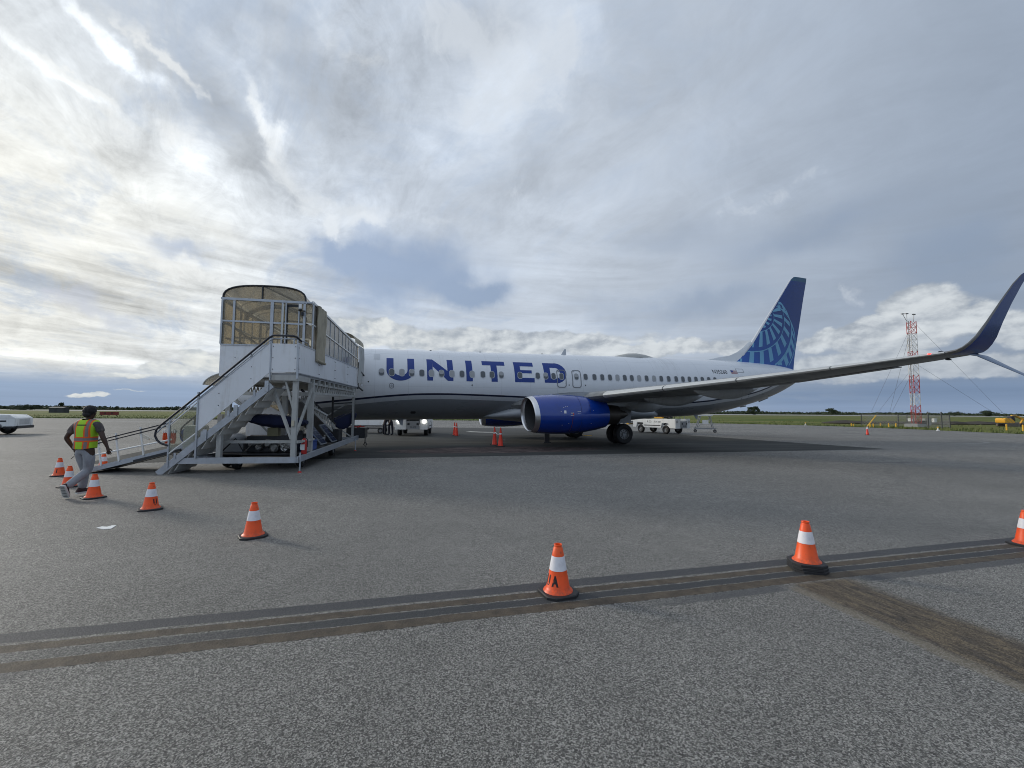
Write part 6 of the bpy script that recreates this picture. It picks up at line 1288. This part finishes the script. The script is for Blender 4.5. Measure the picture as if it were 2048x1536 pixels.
for u, v, h_ in ((1703, 853, .62), (1707, 853, .5), (1740.5, 855, .68), (1747, 855.5, .75), (1761, 852, .6), (1777.5, 854, .72), (1792, 853.5, .72), (2013.5, 860.5, 1.0), (2046.5, 862, 1.0)):
    p = ground(u, v, G_Z); lb = {1703: 'leftmost yellow bollard near the far red cone', 1707: 'short yellow bollard second from the left', 1740.5: 'yellow bollard just right of the far red cone', 1747: 'taller yellow bollard second right of the far red cone', 1761: 'yellow bollard set further back between the cone and the mast fence', 1777.5: 'yellow bollard between the far red cone and the fence', 1792: 'yellow bollard touching the left end of the mast fence', 2013.5: 'yellow bollard standing in front of the excavator', 2046.5: 'yellow bollard at the right edge of the photo'}[u]
    t = thing('bollard', lb, 'bollard', p, 0, 'yellow bollards in the grass'); h_ *= .66; MB().tube([(0, 0, 0), (0, 0, h_)], .075, 12).build('post', YEL, t); MB().sphere((0, 0, h_), (.075, .075, .04), 12, 6).build('cap', YEL, t)
for (u, v), lb in (((1876, 861), 'small white and yellow edge light on the pavement edge before the mast'), ((1611, 850.5), 'small white edge light on the pavement edge left of the far red cone')):
    t = thing('edge_light', lb, 'edge light', ground(u, v)); MB().lathe([(0, 0), (.16, 0), (.14, .06), (.05, .08), (.05, .28), (0, .28)], n=12).build('base', WHITE, t); MB().sphere((0, 0, .32), (.08, .08, .09), 10, 6).build('lens', YEL, t)
# excavator
ex = thing('excavator', 'yellow excavator with folded boom digging at the right edge beyond the grass', 'excavator', ground(2016, 853, G_Z), R(4)); ex.scale = (.55, .55, .55); EY = mat('excavator_yellow', (.70, .36, .03), .45, 0, .12, 2, (.25, .12, .03), .4)
MB().prism([(-2.2, 1.0), (-.5, .95), (.6, .95), (.6, 1.5), (-.4, 2.25), (-2.1, 2.3), (-2.35, 1.9), (-2.3, 1.2)], -1.2, 1.2).build('counterweight_body', EY, ex, bevel=.08)
for y in (-1.25, .85):
    tr = MB().prism([(-2.0, .1), (-1.8, 0), (1.6, 0), (1.9, .15), (1.9, .6), (1.6, .8), (-1.7, .8), (-2.0, .6)], y, y + .42).build('track', mat('track_mud', (.14, .12, .10), .9, 0, .4, 3), ex, bevel=.04)
MB().prism([(-.2, 1.6), (.9, 1.3), (1.1, 1.6), (.9, 2.6), (0, 2.7), (-.3, 2.2)], -1.0, 0).build('cab', mat('cab_dark', (.02, .015, .025), .3), ex, bevel=.05); MB().prism([(.1, 2.72), (2.8, 2.95), (2.8, 3.05), (.1, 2.85)], -1.0, 1.0).build('cab_roof', DARK, ex)
MB().prism([(.7, 1.7), (1.0, 1.55), (1.9, 2.55), (2.8, 2.7), (5.4, 1.8), (5.5, 2.15), (2.9, 3.25), (1.8, 3.15)], .15, .65).build('boom', EY, ex, bevel=.04); MB().prism([(5.2, 2.2), (5.6, 2.3), (4.2, .3), (3.9, .4)], .2, .6).build('arm', EY, ex, bevel=.03); MB().prism([(3.5, .0), (4.4, .1), (4.5, .7), (4.0, .9), (3.6, .5)], -.1, .9).build('bucket', DARK, ex); MB().tube([(1.2, .4, 1.4), (2.4, .4, 2.5)], .07, 8).build('boom_cylinder', ALU, ex)
# far field items on the left
t = thing('field_sign', 'long low dark red sign board in the grass right of the walking man', 'sign', ground(218, 832, G_Z)); MB().box(-2.3, 2.3, -.1, .1, .25, 1.05).build('board', mat('sign_red', (.16, .02, .015), .7, 0, .3, 2), t)
for x in (-1.9, 0, 1.9): MB().box(x - .06, x + .06, -.05, .05, 0, .25).build('leg', DARK, t)
for x in (-1.1, .6): MB().box(x, x + .35, -.106, -.101, .4, .9).build('sign_marking', mat('sign_dark', (.04, .01, .01), .7), t)
sh = ground(118, 825.5, G_Z); t = thing('shed', 'small dark grey shed in the far field left of the walking man', 'shed', sh, R(8)); MB().box(-2.6, 2.6, -1.5, 1.5, 0, 2.0).build('wall', mat('shed_grey', (.045, .05, .052), .8), t); MB().prism([(-1.7, 2.0), (1.7, 2.0), (0, 2.5)], -2.75, 2.75, ax='x').build('roof', mat('shed_roof', (.06, .065, .07), .7), t); MB().box(-.5, .4, -1.53, -1.50, 0, 1.6).build('door', DARK, t)
t = thing('field_marker', 'tiny white hut on the far runway edge right of the mast', 'hut', ground(1958, 830.2, G_Z)); MB().box(-1.6, 1.6, -1, 1, 0, 2.2).build('wall', WHITE, t); MB().prism([(-1.2, 2.2), (1.2, 2.2), (0, 3.6)], -1.7, 1.7, ax='x').build('roof', WHITE, t)
# ---------------------------------------------------------------- trees
m, nt, b_ = new_mat('foliage'); oi = nt.nodes.new('ShaderNodeNewGeometry'); rnd = X(nt, oi.outputs['Random Per Island']); c = mix(nt, rnd, (.014, .026, .010), (.045, .065, .022)); nt.links.new(c.o, b_.inputs['Base Color']); b_.inputs['Roughness'].default_value = .7; FOL = m
BARK = mat('bark', (.05, .04, .03), .9)
def leafcloud(n_, fn, size):
    v, f_ = [], []
    for k in range(n_):
        c_ = fn(); s_ = size * rng.uniform(.5, 1.4); a_ = rng.normal(size=3); a_ /= np.linalg.norm(a_); b__ = np.cross(a_, rng.normal(size=3)); b__ /= np.linalg.norm(b__)
        i = len(v); v += [tuple(np.array(c_) - a_ * s_), tuple(np.array(c_) + b__ * s_ * .6), tuple(np.array(c_) + a_ * s_), tuple(np.array(c_) - b__ * s_ * .6)]; f_.append((i, i + 1, i + 2, i + 3))
    me = bpy.data.meshes.new('leaves'); me.from_pydata(v, [], f_); me.materials.append(FOL); me.update(); return me
prof_x = np.linspace(-1400, 1600, 700); ph = np.convolve(rng.random(760), np.ones(6) / 6, 'same')[:700]; ph2 = np.convolve(rng.random(760), np.ones(40) / 40, 'same')[:700]
hts = 3.0 + (ph - .5) * 9 + (ph2 - .5) * 14; hts = np.clip(hts, 2.0, 9.5)
def tl():
    x = rng.uniform(-1400, 1600); h_ = float(np.interp(x, prof_x, hts)) * (1.35 if x < -200 else 1.0); return (x, 690 + rng.uniform(-12, 60), G_Z + h_ * rng.random() ** .7)
link('distant_treeline', leafcloud(42000, tl, 1.5), kind='stuff')
mb = MB(); vs = []
for i in range(len(prof_x)): vs += [(prof_x[i], 715, G_Z), (prof_x[i], 715, G_Z + hts[i] * .8 * (1.35 if prof_x[i] < -200 else 1)), (prof_x[i], 735, G_Z)]
fs = []
for i in range(len(prof_x) - 1): fs += [(3 * i, 3 * i + 3, 3 * i + 4, 3 * i + 1), (3 * i + 1, 3 * i + 4, 3 * i + 5, 3 * i + 2)]
mb.add(vs, fs); mb.build('distant_scrub', mat('scrub_dark', (.018, .026, .012), .9, 0, .4, .05), None, kind='stuff')
def tree(label, p, h_, w_, dens=500, conic=False, lean=0, tall=0.35):
    t = thing('tree', label, 'tree', p); MB().tube([(0, 0, 0), (.1, 0, h_ * .35), (lean * .5, 0, h_ * .75)], [h_ * .03, h_ * .022, h_ * .01], 8).build('trunk', BARK, t)
    cl = [(rng.normal(0, w_ * .28), rng.normal(0, w_ * .28), h_ * (tall + (1 - tall) * rng.random() ** .8), w_ * rng.uniform(.14, .26)) for _ in range(16)]
    def f_():
        c_ = cl[rng.integers(len(cl))]; q = np.clip(rng.normal(size=3), -1.5, 1.5) * c_[3] * .55 * np.array([1, 1, min(1, h_ / w_)]); k = (1 - (c_[2] / h_)) * 1.1 + .15 if conic else 1
        return (c_[0] * k + q[0] + lean * c_[2] / h_, c_[1] * k + q[1], max(.2, c_[2] + q[2]))
    link('crown', leafcloud(dens * 3, f_, h_ * .075), t)
def far(u, Y): d = fw + ri * ((u - 1024) / F_PX); return (d.x * Y / d.y, Y, G_Z)
tree('lone dark round tree on the horizon just below the tail of the airliner', far(1506, 430), 7.2, 7.5, 900, tall=.15)
tree('low rounded tree on the horizon right of the tail and left of the mast', far(1661, 520), 7.0, 10, 700, tall=.15)
tree('broad bushy tree on the horizon between the mast and the excavator', far(1974, 470), 5.5, 15, 900, tall=.1)
tree('small tree on the horizon just right of the mast fence', far(1905, 500), 4.6, 8, 400, tall=.1)
tree('spindly taller tree behind the shed in the far left field', far(126, 330), 5.6, 5.5, 260, conic=True)
tree('bushy dark tree on the horizon above the tow tractor', far(45, 420), 5.0, 14, 700, tall=.1)
tree('dark bushy tree on the horizon between the tractor and the shed', far(78, 430), 4.6, 10, 500, tall=.1)
tree('small pointed tree on the horizon behind the stair ramp', far(236, 420), 4.0, 5, 260, conic=True)
